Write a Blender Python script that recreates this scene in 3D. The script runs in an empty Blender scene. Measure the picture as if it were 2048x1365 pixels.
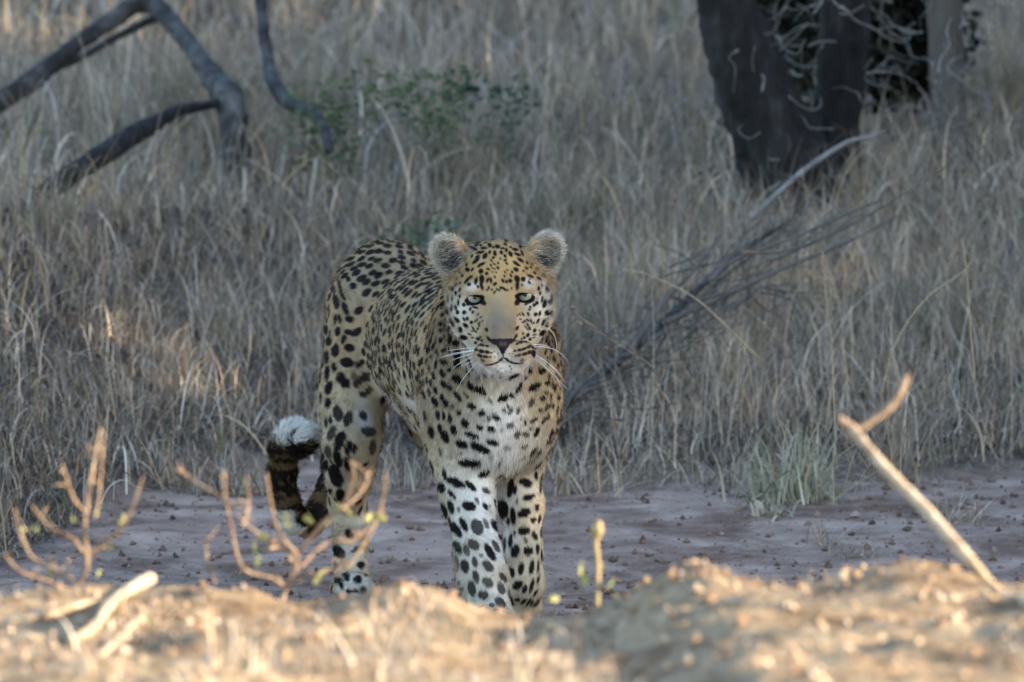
import bpy, math, random
import numpy as np
from mathutils import Vector, Matrix
S = bpy.context.scene
C = S.collection
R = math.radians
rng = np.random.default_rng(7)
random.seed(7)

# ------------------------------------------------------------------ camera
CH, CD = 1.2, 20.0                       # camera height above the leopard's ground, distance
PXM = 0.0009                             # metres per photo pixel at the leopard
TZ = (1270 - 682.5) * PXM
FOCAL = 36.0 * math.hypot(CD, CH - TZ) / (2048 * PXM)
cam = bpy.data.objects.new('camera', bpy.data.cameras.new('camera')); C.objects.link(cam)
cam.location = (0, -CD, CH)
cam.rotation_euler = (math.pi / 2 + math.atan2(TZ - CH, CD), 0, 0)
cam.data.lens = FOCAL; cam.data.sensor_width = 36.0
cam.data.clip_start = 0.5; cam.data.clip_end = 2000
cam.data.dof.use_dof = True; cam.data.dof.focus_distance = 19.8
cam.data.dof.aperture_fstop = FOCAL / 46.0
S.camera = cam

# ------------------------------------------------------------------ light
SUN_EL, SUN_AZ = R(16), math.atan2(-0.22, 1.0)          # direction TO the sun: right of the picture, a little to the viewer's side
sdir = Vector((math.cos(SUN_EL) * math.cos(SUN_AZ), math.cos(SUN_EL) * math.sin(SUN_AZ), math.sin(SUN_EL)))
W = bpy.data.worlds.new('World'); S.world = W; W.use_nodes = True
wn = W.node_tree
sky = wn.nodes.new('ShaderNodeTexSky'); sky.sky_type = 'NISHITA'; sky.sun_disc = False
sky.sun_elevation = SUN_EL; sky.sun_rotation = math.pi / 2 - SUN_AZ
sky.air_density = 1.0; sky.dust_density = 0.8; sky.ozone_density = 1.5
wn.nodes['Background'].inputs[1].default_value = 0.15
wn.links.new(sky.outputs[0], wn.nodes['Background'].inputs[0])
sun = bpy.data.objects.new('sun', bpy.data.lights.new('sun', 'SUN')); C.objects.link(sun)
sun.data.energy = 3.7; sun.data.angle = R(0.5); sun.data.color = (1.0, 0.85, 0.62)
sun.rotation_euler = sdir.to_track_quat('Z', 'Y').to_euler()
S.view_settings.view_transform = 'Standard'; S.view_settings.look = 'None'
S.view_settings.gamma = 1.0; S.view_settings.exposure = 2.12

# ------------------------------------------------------------------ helpers
cp, sp_ = math.cos(cam.rotation_euler[0] - math.pi / 2), math.sin(cam.rotation_euler[0] - math.pi / 2)
KU = 36.0 / FOCAL / 2048
def at(px, py, Y):
    """the point of the place that stands at depth Y behind the leopard and shows at photo pixel (px, py)"""
    u = (px - 1024) * KU; v = (682.5 - py) * KU
    dx, dy, dz = u, cp - v * sp_, sp_ + v * cp
    t = (Y + CD) / dy
    return np.array((dx * t, Y, CH + dz * t))
def pix(P):
    d = P - np.array((0, -CD, CH))
    f = d[:, 1] * cp + d[:, 2] * sp_; up = -d[:, 1] * sp_ + d[:, 2] * cp
    return 1024 + d[:, 0] / f / KU, 682.5 - up / f / KU, f

def tag(o, label=None, cat=None, group=None, kind=None):
    if label: o['label'] = label
    if cat: o['category'] = cat
    if group: o['group'] = group
    if kind: o['kind'] = kind
    return o
def empty(name, loc=(0, 0, 0)):
    o = bpy.data.objects.new(name, None); C.objects.link(o); o.location = loc; o.empty_display_size = 0.05
    return o
def link(name, data, mat=None, parent=None):
    o = bpy.data.objects.new(name, data); C.objects.link(o)
    if mat: data.materials.append(mat)
    if parent is not None:
        o.parent = parent; o.matrix_parent_inverse = Matrix.Translation(-parent.location) if parent.type == 'EMPTY' else Matrix()
    return o
def npmesh(name, V, F, col=None, smooth=True):
    """V (n,3), F (m,4) or (m,3) index arrays -> mesh, optional per-vertex colour"""
    V = np.asarray(V, np.float32); F = np.asarray(F, np.int32)
    me = bpy.data.meshes.new(name); k = F.shape[1]
    me.vertices.add(len(V)); me.vertices.foreach_set('co', V.ravel())
    me.loops.add(F.size); me.loops.foreach_set('vertex_index', F.ravel())
    me.polygons.add(len(F)); me.polygons.foreach_set('loop_start', np.arange(0, F.size, k, dtype=np.int32))
    me.polygons.foreach_set('loop_total', np.full(len(F), k, np.int32))
    me.polygons.foreach_set('use_smooth', np.full(len(F), smooth, bool))
    if col is not None:
        a = me.attributes.new('col', 'FLOAT_COLOR', 'POINT')
        a.data.foreach_set('color', np.column_stack([col, np.ones(len(col))]).astype(np.float32).ravel())
    me.update(calc_edges=True); me.validate()
    return me
def hash3(i, j, k, seed):
    n = (i * 73856093) ^ (j * 19349663) ^ (k * 83492791) ^ (seed * 2654435761 & 0x7fffffff)
    n = n & 0x7fffffff
    n = (n ^ (n >> 13)) * 1274126177 & 0x7fffffff
    n = (n ^ (n >> 16)) * 668265263 & 0x7fffffff
    return ((n ^ (n >> 15)) & 0xffff) / 65535.0
def noise(P, scale, seed=1, octaves=1):
    """value noise in -1..1"""
    P = np.asarray(P, np.float64); out = np.zeros(len(P)); amp, tot = 1.0, 0.0
    for o in range(octaves):
        q = P / scale * (2 ** o) + 1000.5; i = np.floor(q).astype(np.int64); f = q - i; f = f * f * (3 - 2 * f)
        r = 0
        for a in (0, 1):
            for b in (0, 1):
                for c in (0, 1):
                    w = (f[:, 0] if a else 1 - f[:, 0]) * (f[:, 1] if b else 1 - f[:, 1]) * (f[:, 2] if c else 1 - f[:, 2])
                    r = r + w * hash3(i[:, 0] + a, i[:, 1] + b, i[:, 2] + c, seed + o)
        out += amp * (2 * r - 1); tot += amp; amp *= 0.5
    return out / tot
def sst(a, b, x):
    t = np.clip((x - a) / (b - a), 0, 1); return t * t * (3 - 2 * t)
def spline(pts, n):
    """Catmull-Rom through pts -> n points"""
    P = np.asarray(pts, float); P = np.vstack([2 * P[0] - P[1], P, 2 * P[-1] - P[-2]])
    m = len(P) - 3; u = np.linspace(0, m - 1e-6, n); i = u.astype(int); t = (u - i)[:, None]
    a, b, c, d = P[i], P[i + 1], P[i + 2], P[i + 3]
    return 0.5 * (2 * b + (c - a) * t + (2 * a - 5 * b + 4 * c - d) * t * t + (3 * b - a - 3 * c + d) * t ** 3)
def tube(pts, radii, seg=8, n=None, rough=0.0, seed=3, knots=0.0, nscale=0.03):
    """a bent tapering limb with uneven bark: vertices and quads"""
    n = n or max(4, 5 * len(pts)); P = spline(pts, n)
    r = np.interp(np.linspace(0, 1, n), np.linspace(0, 1, len(radii)), radii)
    T = np.gradient(P, axis=0); T /= np.linalg.norm(T, axis=1)[:, None] + 1e-9
    ref = np.array((0.13, -0.9, 0.3)); A = np.cross(T, ref); A /= np.linalg.norm(A, axis=1)[:, None] + 1e-9; B = np.cross(T, A)
    th = np.linspace(0, 2 * np.pi, seg, endpoint=False)
    V = P[:, None] + (A[:, None] * np.cos(th)[None, :, None] + B[:, None] * np.sin(th)[None, :, None]) * r[:, None, None]
    V = V.reshape(-1, 3)
    if rough:
        ctr = np.repeat(P, seg, 0); d = noise(V, nscale, seed, 3) * rough + noise(ctr, nscale * 3, seed + 9) * knots
        V = ctr + (V - ctr) * (1 + d)[:, None]
    F = []
    k = np.arange(seg)
    for i in range(n - 1):
        F.append(np.column_stack([i * seg + k, i * seg + (k + 1) % seg, (i + 1) * seg + (k + 1) % seg, (i + 1) * seg + k]))
    F = np.vstack(F)
    V = np.vstack([V, P[:1], P[-1:]]); a, b = len(V) - 2, len(V) - 1; e = (n - 1) * seg
    F = np.vstack([F, np.column_stack([np.full(seg, a), (k + 1) % seg, k, np.full(seg, a)])[:, [0, 1, 2, 2]],
                   np.column_stack([np.full(seg, b), e + k, e + (k + 1) % seg, e + (k + 1) % seg])])
    return V, F
def tubes_mesh(name, parts, col=None):
    V, F, n = [], [], 0
    for v, f in parts: V.append(v); F.append(f + n); n += len(v)
    V = np.vstack(V); F = np.vstack(F)
    # triangles were stored as degenerate quads: split them
    me = bpy.data.meshes.new(name)
    faces = [tuple(q[:3]) if q[2] == q[3] else tuple(q) for q in F.tolist()]
    me.from_pydata(V.tolist(), [], faces)
    me.polygons.foreach_set('use_smooth', np.ones(len(me.polygons), bool)); me.update()
    return me

# ------------------------------------------------------------------ materials
def mat(name):
    m = bpy.data.materials.new(name); m.use_nodes = True; nt = m.node_tree
    return m, nt, nt.nodes['Principled BSDF']
def nd(nt, t, **kw):
    n = nt.nodes.new('ShaderNode' + t)
    for k, v in kw.items():
        if k.startswith('i_'): n.inputs[k[2:].replace('_', ' ')].default_value = v
        else: setattr(n, k, v)
    return n
def ramp(nt, src, stops):
    r = nt.nodes.new('ShaderNodeValToRGB'); e = r.color_ramp.elements
    e[0].position, e[0].color = stops[0][0], (*stops[0][1], 1); e[1].position, e[1].color = stops[-1][0], (*stops[-1][1], 1)
    for p, c in stops[1:-1]:
        x = e.new(p); x.color = (*c, 1)
    nt.links.new(src, r.inputs[0]); return r
def textured(name, stops, scale=8.0, detail=6, bump=0.3, bscale=None, rough=0.9, stretch=None, dist=0.01, spec=0.2):
    m, nt, b = mat(name)
    tc = nd(nt, 'TexCoord'); vec = tc.outputs['Object']
    if stretch:
        mp = nd(nt, 'Mapping'); mp.inputs['Scale'].default_value = stretch; nt.links.new(vec, mp.inputs[0]); vec = mp.outputs[0]
    n1 = nd(nt, 'TexNoise', i_Scale=scale, i_Detail=detail, i_Roughness=0.65); nt.links.new(vec, n1.inputs['Vector'])
    r = ramp(nt, n1.outputs['Fac'], stops); nt.links.new(r.outputs[0], b.inputs['Base Color'])
    n2 = nd(nt, 'TexNoise', i_Scale=bscale or scale * 4, i_Detail=8); nt.links.new(vec, n2.inputs['Vector'])
    bp = nd(nt, 'Bump', i_Strength=bump, i_Distance=dist); nt.links.new(n2.outputs['Fac'], bp.inputs['Height'])
    nt.links.new(bp.outputs[0], b.inputs['Normal'])
    b.inputs['Roughness'].default_value = rough; b.inputs['Specular IOR Level'].default_value = spec
    return m
def attr_mat(name, rough=0.7, spec=0.2, trans=0.0, attr='col'):
    m, nt, b = mat(name)
    a = nd(nt, 'Attribute', attribute_name=attr); nt.links.new(a.outputs['Color'], b.inputs['Base Color'])
    b.inputs['Roughness'].default_value = rough; b.inputs['Specular IOR Level'].default_value = spec
    if trans:
        t = nd(nt, 'BsdfTranslucent'); nt.links.new(a.outputs['Color'], t.inputs['Color'])
        mx = nd(nt, 'MixShader'); mx.inputs[0].default_value = trans
        nt.links.new(b.outputs[0], mx.inputs[1]); nt.links.new(t.outputs[0], mx.inputs[2])
        nt.links.new(mx.outputs[0], nt.nodes['Material Output'].inputs['Surface'])
    return m
M_soil = textured('soil', [(0.3, (0.20, 0.138, 0.106)), (0.5, (0.315, 0.225, 0.178)), (0.62, (0.385, 0.285, 0.228)), (0.75, (0.46, 0.36, 0.295))],
                  scale=9, detail=12, bump=0.6, bscale=70, rough=0.95, dist=0.012, spec=0.1)
def soil_zones(m):
    # R: dead litter under the grass, darkened so gap shade is in its colour; G: drier yellow sand of the near bank
    nt = m.node_tree; b = nt.nodes['Principled BSDF']; base = b.inputs['Base Color'].links[0].from_socket
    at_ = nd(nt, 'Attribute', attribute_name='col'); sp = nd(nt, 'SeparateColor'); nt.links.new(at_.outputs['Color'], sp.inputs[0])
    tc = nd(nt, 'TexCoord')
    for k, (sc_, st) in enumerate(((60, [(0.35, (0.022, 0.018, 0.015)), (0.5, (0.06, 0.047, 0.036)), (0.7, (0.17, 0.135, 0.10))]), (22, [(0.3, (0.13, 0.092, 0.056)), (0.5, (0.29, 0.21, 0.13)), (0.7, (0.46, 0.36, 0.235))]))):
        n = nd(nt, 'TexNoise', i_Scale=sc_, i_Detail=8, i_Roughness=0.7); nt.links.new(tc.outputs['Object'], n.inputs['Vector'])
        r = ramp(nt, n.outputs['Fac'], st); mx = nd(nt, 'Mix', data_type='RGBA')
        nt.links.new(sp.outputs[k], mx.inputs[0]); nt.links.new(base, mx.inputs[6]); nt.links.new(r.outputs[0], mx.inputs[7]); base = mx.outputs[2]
    n = nd(nt, 'TexNoise', i_Scale=4.5, i_Detail=6, i_Roughness=0.75, i_Distortion=0.6); nt.links.new(tc.outputs['Object'], n.inputs['Vector'])      # damp and leaf-stained patches
    r = ramp(nt, n.outputs['Fac'], [(0.40, (0.50, 0.42, 0.38)), (0.55, (1, 1, 1)), (0.7, (1.12, 1.10, 1.10))]); mx = nd(nt, 'Mix', data_type='RGBA', blend_type='MULTIPLY'); mx.inputs[0].default_value = 0.85
    nt.links.new(base, mx.inputs[6]); nt.links.new(r.outputs[0], mx.inputs[7]); nt.links.new(mx.outputs[2], b.inputs['Base Color'])
soil_zones(M_soil)
M_grass = attr_mat('dry_grass_blades', 0.65, 0.25, 0.10)
M_leaf = attr_mat('leaf_green', 0.5, 0.3, 0.35)
M_bark = textured('dark_bark', [(0.3, (0.006, 0.006, 0.006)), (0.55, (0.020, 0.018, 0.018)), (0.78, (0.07, 0.065, 0.063))], scale=18, bump=1.0, bscale=40,
                  stretch=(1, 1, 0.25), dist=0.02)
M_barkpale = textured('grey_bark', [(0.3, (0.07, 0.062, 0.055)), (0.55, (0.13, 0.115, 0.10)), (0.8, (0.2, 0.18, 0.16))], scale=10, bump=0.8, bscale=40,
                      stretch=(1, 1, 0.3), dist=0.015)
M_dead = textured('weathered_deadwood', [(0.3, (0.015, 0.013, 0.013)), (0.5, (0.05, 0.046, 0.045)), (0.75, (0.17, 0.158, 0.15))], scale=16, bump=0.8, bscale=60, dist=0.01)
M_greystick = textured('silver_grey_wood', [(0.3, (0.13, 0.115, 0.105)), (0.7, (0.32, 0.30, 0.28))], scale=30, bump=0.4, dist=0.004)
M_twig = textured('red_brown_twig_bark', [(0.3, (0.14, 0.085, 0.058)), (0.5, (0.27, 0.185, 0.13)), (0.72, (0.41, 0.315, 0.225))], scale=45, bump=0.8, dist=0.006)
M_pale = textured('pale_stripped_wood', [(0.28, (0.15, 0.09, 0.055)), (0.42, (0.36, 0.26, 0.165)), (0.55, (0.48, 0.375, 0.26)), (0.75, (0.58, 0.48, 0.35))], scale=26, bump=0.7, dist=0.006)
M_clod = textured('earth_clod', [(0.3, (0.24, 0.135, 0.08)), (0.6, (0.40, 0.255, 0.165)), (0.8, (0.52, 0.38, 0.27))], scale=25, bump=0.6, bscale=90, dist=0.006)
M_gravel = attr_mat('gravel_grains', 0.9, 0.15)
M_fur = attr_mat('fur_hairs', 0.8, 0.04)
M_skin = attr_mat('coat_under_fur', 0.85, 0.05)

# ------------------------------------------------------------------ ground
PROF = np.array([(-200, 1205), (0, 1200), (100, 1186), (200, 1184), (300, 1190), (400, 1188), (500, 1192), (560, 1216), (650, 1222), (720, 1200), (790, 1178), (870, 1182), (940, 1218),
                 (1010, 1238), (1080, 1252), (1140, 1246), (1200, 1222), (1280, 1184), (1330, 1164), (1400, 1155), (1450, 1176), (1530, 1186), (1620, 1184), (1690, 1154), (1760, 1138),
                 (1850, 1140), (1920, 1168), (1970, 1196), (2060, 1205), (2300, 1200)], float)
YC = -4.8
_cx = np.array([at(p, q, YC)[0] for p, q in PROF]); _cz = np.array([at(p, q, YC)[2] for p, q in PROF])
ZB = 0.335
def ground_z(x, Y):
    x = np.asarray(x, float); Y = np.asarray(Y, float)
    P = np.column_stack([x, Y, np.zeros_like(x)])
    left = sst(-0.3, -1.1, x)                                   # the bank foot comes nearer on the left
    foot = 2.5 - 1.2 * sst(-0.45, -1.3, x)
    z = 0.17 * sst(0.3, 2.6, Y) + 0.0 * x
    z = z + np.minimum(0.225 * (np.clip(Y, foot, 4.7) - foot), 0.50) + 0.105 * np.clip(Y - 4.7, 0, 9) + 0.07 * np.clip(Y - 13.7, 0, 40)
    z = z + 0.018 * noise(P, 0.8, 5, 3) * sst(40, 8, np.abs(Y)) + 0.5 * noise(P, 30, 6, 2) * sst(15, 60, np.abs(Y)) + 0.008 * noise(P, 0.10, 8, 3)
    # the earth bank in the foreground
    cz = np.interp(x, _cx, _cz)
    yc = YC + 0.12 * noise(P, 0.5, 11, 2)
    near = np.clip(yc - Y, 0, None)
    hump = (cz - ZB) * np.exp(-(near / 0.55) ** 2)
    bank = ZB + hump + 0.030 * noise(P, 0.15, 12, 3) * sst(0, 0.12, near + 0.05) + 0.016 * noise(P, 0.055, 13, 2)
    xe = np.interp(Y, [-6.8, -4.8], [0.20, 0.15]) + 0.06 * noise(P, 0.22, 17, 2)
    bank = bank + sst(0.0, 0.35, near) * (0.035 * sst(xe - 0.05, xe + 0.13, x) - 0.03 * sst(xe - 0.36, xe - 0.1, x) * sst(xe + 0.1, xe - 0.05, x) + 0.022 * noise(P, 0.33, 14, 1))
    bank = np.where(Y < -9, ZB - 0.12 * sst(-9, -16, Y), bank)
    w = sst(YC + 1.7, YC + 0.02, Y)
    return z * (1 - w) + bank * w
def axis(segs):
    out = []
    for a, b, st in segs: out.append(np.arange(a, b, st))
    return np.concatenate(out + [np.array([segs[-1][1]])])
gx = axis([(-600, -100, 100), (-100, -20, 16), (-20, -4, 2), (-4, -1.6, 0.15), (-1.6, 1.6, 0.0155), (1.6, 4, 0.15), (4, 20, 2), (20, 100, 16), (100, 600, 100)])
gy = axis([(-200, -40, 40), (-40, -12, 4), (-12, -7.5, 0.4), (-7.5, -4.2, 0.0175), (-4.2, -0.6, 0.08), (-0.6, 3.0, 0.03), (3, 14, 0.15), (14, 40, 2), (40, 100, 15), (100, 700, 100)])
GX, GY = np.meshgrid(gx, gy, indexing='ij')
gz = ground_z(GX.ravel(), GY.ravel())
idx = np.arange(GX.size).reshape(GX.shape)
gf = np.stack([idx[:-1, :-1], idx[1:, :-1], idx[1:, 1:], idx[:-1, 1:]], -1).reshape(-1, 4)
def bank_edge(x):
    """depth where the grass begins"""
    x = np.asarray(x, float)
    e = np.interp(x, [-1.6, -1.0, -0.86, -0.70, -0.5, -0.2, 0.1, 0.5, 1.0, 1.6], [0.9, 1.1, 1.6, 2.3, 2.5, 2.5, 2.35, 2.45, 2.6, 2.6])
    return e + 0.22 * noise(np.column_stack([x, x * 0, x * 0]), 0.17, 21, 2)
_x, _y = GX.ravel(), GY.ravel(); _n = noise(np.column_stack([_x, _y, _x * 0]), 0.12, 41, 3)
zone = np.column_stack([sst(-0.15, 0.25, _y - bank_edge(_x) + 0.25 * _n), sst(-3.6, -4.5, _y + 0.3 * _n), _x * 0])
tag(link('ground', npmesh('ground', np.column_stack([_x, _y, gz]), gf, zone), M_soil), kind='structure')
def gz1(x, y): return float(ground_z(np.array([x]), np.array([y]))[0])

# ------------------------------------------------------------------ grass blades
STRAW = np.array([(0.46, 0.345, 0.235), (0.36, 0.265, 0.185), (0.53, 0.44, 0.345), (0.32, 0.255, 0.205), (0.39, 0.295, 0.22), (0.21, 0.155, 0.115), (0.45, 0.32, 0.19), (0.39, 0.34, 0.295)])
STRAW = 0.86 * STRAW + 0.05 * STRAW.mean(1)[:, None]
GREEN = np.array([(0.16, 0.19, 0.08), (0.22, 0.24, 0.12), (0.12, 0.15, 0.06)])
def blades(base, h, w, lean, bend, col, seg=5, az=None, kink=0.25, curl=1.8):
    """flat tapering blades: arrays in, (V, F, colour) out"""
    n = len(base); az = rng.uniform(0, 2 * np.pi, n) if az is None else az
    t = np.linspace(0, 1, seg + 1)
    ang = lean[:, None] + bend[:, None] * t[None] ** curl
    kk = rng.random(n) < kink; tk = rng.uniform(0.35, 0.85, n)
    ang = ang + np.where(kk[:, None] & (t[None] > tk[:, None]), rng.uniform(0.5, 1.9, n)[:, None], 0)
    azt = az[:, None] + rng.normal(0, 0.55, n)[:, None] * t[None]
    step = (h / seg)[:, None]
    dx = np.sin(ang) * np.cos(azt) * step; dy = np.sin(ang) * np.sin(azt) * step; dz = np.cos(ang) * step
    c = np.zeros((n, seg + 1, 3)); c[:, 1:, 0] = np.cumsum(dx[:, :-1], 1); c[:, 1:, 1] = np.cumsum(dy[:, :-1], 1); c[:, 1:, 2] = np.cumsum(dz[:, :-1], 1)
    c += base[:, None, :]
    tw = az + rng.uniform(-1.2, 1.2, n); twt = tw[:, None] + rng.normal(0, 1.0, n)[:, None] * t[None]
    sx = -np.sin(twt); sy = np.cos(twt); wd = (w[:, None] * (1 - 0.85 * t[None] ** 1.5)) * 0.5
    side = np.stack([sx * wd, sy * wd, rng.normal(0, 0.25, n)[:, None] * wd], -1)
    V = np.stack([c - side, c + side], 2).reshape(n, -1, 3)
    m = 2 * (seg + 1); k = np.arange(seg) * 2
    f = np.column_stack([k, k + 1, k + 3, k + 2])
    F = (f[None] + (np.arange(n) * m)[:, None, None]).reshape(-1, 4)
    return V.reshape(-1, 3), F, np.repeat(col, m, 0)
def straw(n, green=0.05, bright=1.0):
    c = STRAW[rng.integers(0, len(STRAW), n)] * (0.55 + 1.15 * rng.random(n) ** 1.5)[:, None] * bright
    g = rng.random(n) < green
    c[g] = GREEN[rng.integers(0, len(GREEN), g.sum())] * rng.uniform(0.7, 1.2, g.sum())[:, None]
    return c
def join(parts):
    V, F, K, n = [], [], [], 0
    for v, f, k in parts: V.append(v); F.append(f + n); K.append(k); n += len(v)
    return np.vstack(V), np.vstack(F), np.vstack(K)
def scatter(n, x0, x1, y0, y1):
    """points on the bank, clumped, kept off the bare path"""
    p = np.column_stack([rng.uniform(x0, x1, n), rng.uniform(y0, y1, n)])
    return p
gparts = []
def field(n, y0, y1, hmin, hmax, w, seg, bendr=(0.2, 1.6), leanr=0.3, green=0.04, xw=2.3, kink=0.25, clump=0.16):
    cen = np.column_stack([rng.uniform(-xw, xw, n // 14), rng.uniform(y0, y1, n // 14)])
    ch = rng.uniform(hmin, hmax, len(cen)) * (0.75 + 0.35 * noise(np.column_stack([cen, cen[:, :1] * 0]), 0.6, 31, 2))
    ci = rng.integers(0, len(cen), n)
    p = cen[ci] + rng.normal(0, clump * 0.4, (n, 2)); h = ch[ci] * rng.uniform(0.5, 1.15, n)
    loose = rng.random(n) < 0.25
    p[loose] = np.column_stack([rng.uniform(-xw, xw, loose.sum()), rng.uniform(y0, y1, loose.sum())])
    ok = (p[:, 1] > bank_edge(p[:, 0]) + rng.exponential(0.04, n)) & ((noise(np.column_stack([p, p[:, :1] * 0]), 0.30, 37, 3) > -0.22) | (rng.random(n) < 0.35))
    p, h, ci = p[ok], h[ok], ci[ok]; n = len(p)
    h = h * (0.45 + 0.55 * sst(0, 0.7, p[:, 1] - bank_edge(p[:, 0])))
    base = np.column_stack([p, ground_z(p[:, 0], p[:, 1]) - 0.01])
    col = straw(n, green); tone = (rng.uniform(0.65, 1.35, len(cen)) * (1 + 0.3 * noise(np.column_stack([cen, cen[:, :1] * 0]), 0.5, 36, 2)))[ci]
    gparts.append(blades(base, h, rng.uniform(0.6, 1.3, n) * w, np.abs(rng.normal(0, leanr, n)), rng.uniform(*bendr, n), col * tone[:, None], seg, kink=kink))
field(56000, 0.9, 4.6, 0.05, 0.22, 0.0029, 6, (0.3, 3.2), 0.6, kink=0.45)         # curling leaves, near
field(40000, 0.9, 4.6, 0.08, 0.27, 0.0013, 6, (0.0, 2.2), 0.65)                   # thin stems, near
field(34000, 0.9, 4.4, 0.04, 0.14, 0.003, 4, (0.3, 2.8), 1.0, kink=0.45)          # low litter
field(34000, 4.4, 8.0, 0.07, 0.25, 0.0042, 6, (0.1, 2.8), 0.5, kink=0.45)
field(18000, 4.4, 8.0, 0.12, 0.34, 0.0020, 5, (0.0, 1.4), 0.4)
field(18000, 4.4, 8.0, 0.05, 0.16, 0.005, 4, (0.3, 2.8), 1.0, kink=0.45)
field(24000, 7.8, 16.0, 0.15, 0.50, 0.0075, 5, (0.1, 2.0), 0.45)
def accents(n, y0, y1, h0, h1, w, bright, seg=8, x0=-2.0, x1=2.0, bend=(0.2, 3.0), lean=0.4, kink=0.5):
    p = np.column_stack([rng.uniform(x0, x1, n), rng.uniform(y0, y1, n)]); p = p[p[:, 1] > bank_edge(p[:, 0]) + 0.05]; n = len(p)
    gparts.append(blades(np.column_stack([p, ground_z(p[:, 0], p[:, 1])]), rng.uniform(h0, h1, n), rng.uniform(0.6, 1.3, n) * w, np.abs(rng.normal(0, lean, n)), rng.uniform(*bend, n), straw(n, 0.03, bright), seg, kink=kink))
accents(3600, 1.0, 4.6, 0.08, 0.24, 0.0034, 1.35)
accents(3000, 4.4, 8.0, 0.12, 0.32, 0.0044, 1.4)
accents(2600, 2.5, 4.4, 0.12, 0.36, 0.0016, 1.35, 7, 0.2, 1.6, (0.0, 2.2), 0.6, 0.3)
for i in range(26):                                                                # bushy clumps
    cx_, cy_ = rng.uniform(-1.2, 1.4), rng.uniform(2.6, 7.0); m_ = 260; p = np.column_stack([rng.normal(cx_, 0.045, m_), rng.normal(cy_, 0.045, m_)]); hh = rng.uniform(0.16, 0.34)
    gparts.append(blades(np.column_stack([p, ground_z(p[:, 0], p[:, 1])]), hh * rng.uniform(0.5, 1.1, m_), rng.uniform(0.0014, 0.0032, m_), np.abs(rng.normal(0, 0.42, m_)), rng.uniform(0.1, 1.8, m_), straw(m_, 0.12, rng.uniform(0.7, 1.35)), 6, kink=0.35))
n = 2600; p = np.column_stack([rng.uniform(0.36, 0.98, n), rng.uniform(3.7, 4.55, n)])      # longer grass round the foot of the trees
gparts.append(blades(np.column_stack([p, ground_z(p[:, 0], p[:, 1]) - 0.01]), rng.uniform(0.05, 0.19, n), rng.uniform(0.0014, 0.004, n), np.abs(rng.normal(0, 0.4, n)), rng.uniform(0.1, 2.2, n), straw(n, 0.06), 6, kink=0.4))
tag(link('grass', npmesh('grass', *join(gparts)), M_grass), 'tall dry straw coloured grass covering the bank behind the leopard', None, kind='stuff')
# ------------------------------------------------------------------ woodland to the right that shades the leopard and the bank
def leaf_cloud(centres, radii, n, size, cols, seed=0, hollow=0.35):
    """leaf-sized faces spread through clumps"""
    r = np.random.default_rng(seed); cen = np.asarray(centres, float); rad = np.asarray(radii, float)
    if rad.ndim == 1: rad = np.repeat(rad[:, None], 3, 1)
    wgt = rad.prod(1) ** (2 / 3); ci = r.choice(len(cen), n, p=wgt / wgt.sum())
    d = r.normal(size=(n, 3)); d /= np.linalg.norm(d, axis=1)[:, None]
    P = cen[ci] + d * rad[ci] * (hollow + (1 - hollow) * r.random(n) ** 0.5)[:, None]
    u = r.normal(size=(n, 3)); u[:, 2] *= 0.5; u /= np.linalg.norm(u, axis=1)[:, None]
    v = np.cross(u, r.normal(size=(n, 3))); v /= np.linalg.norm(v, axis=1)[:, None]
    s = size * r.uniform(0.6, 1.3, n)[:, None]; m = np.cross(u, v) * s * 0.18
    V = np.stack([P - u * s, P - v * s * 0.45 + m, P + u * s, P + v * s * 0.45 + m], 1).reshape(-1, 3)
    F = np.arange(4 * n).reshape(-1, 4)
    col = np.asarray(cols)[r.integers(0, len(cols), n)] * r.uniform(0.6, 1.25, n)[:, None]
    return V, F, np.repeat(col, 4, 0)
def inst(name, parts, mat_, parent=None):
    return link(name, npmesh(name, *join(parts)), mat_, parent)
wc, wr = [], []
for i in range(46):
    y = rng.uniform(-3.2, 24); x = 8.6 + rng.uniform(0, 4.5) + max(0, y - 6) * 0.12; z = gz1(x, y) + rng.uniform(0.3, 6.2)
    wc.append((x, y, z)); wr.append((rng.uniform(1.0, 1.7), rng.uniform(1.0, 1.6), rng.uniform(0.8, 1.4)))
for i in range(26):
    y = rng.uniform(-2.6, 20); x = 9.6 + rng.uniform(0, 2.5) + max(0, y - 6) * 0.12
    wc.append((x, y, gz1(x, y) + 0.5 + (i % 5) * 1.35)); wr.append((1.5, 1.5, 1.2))
for i in range(60):
    y = -3.3 + i * 0.5 + rng.uniform(-.2, .2); x = 9.4 + rng.uniform(-0.3, 0.3) + max(0, y - 6) * 0.12
    for h in (0.0, 1.1, 2.3, 3.5):
        wc.append((x, y + rng.uniform(-.3, .3), gz1(x, y) + 0.2 + h + rng.uniform(-.2, .2))); wr.append((0.9, 0.8, 0.85))
wood = leaf_cloud(wc, wr, 95000, 0.15, [(0.05, 0.065, 0.03), (0.07, 0.075, 0.035), (0.09, 0.085, 0.05)], 5, 0.1)
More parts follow.
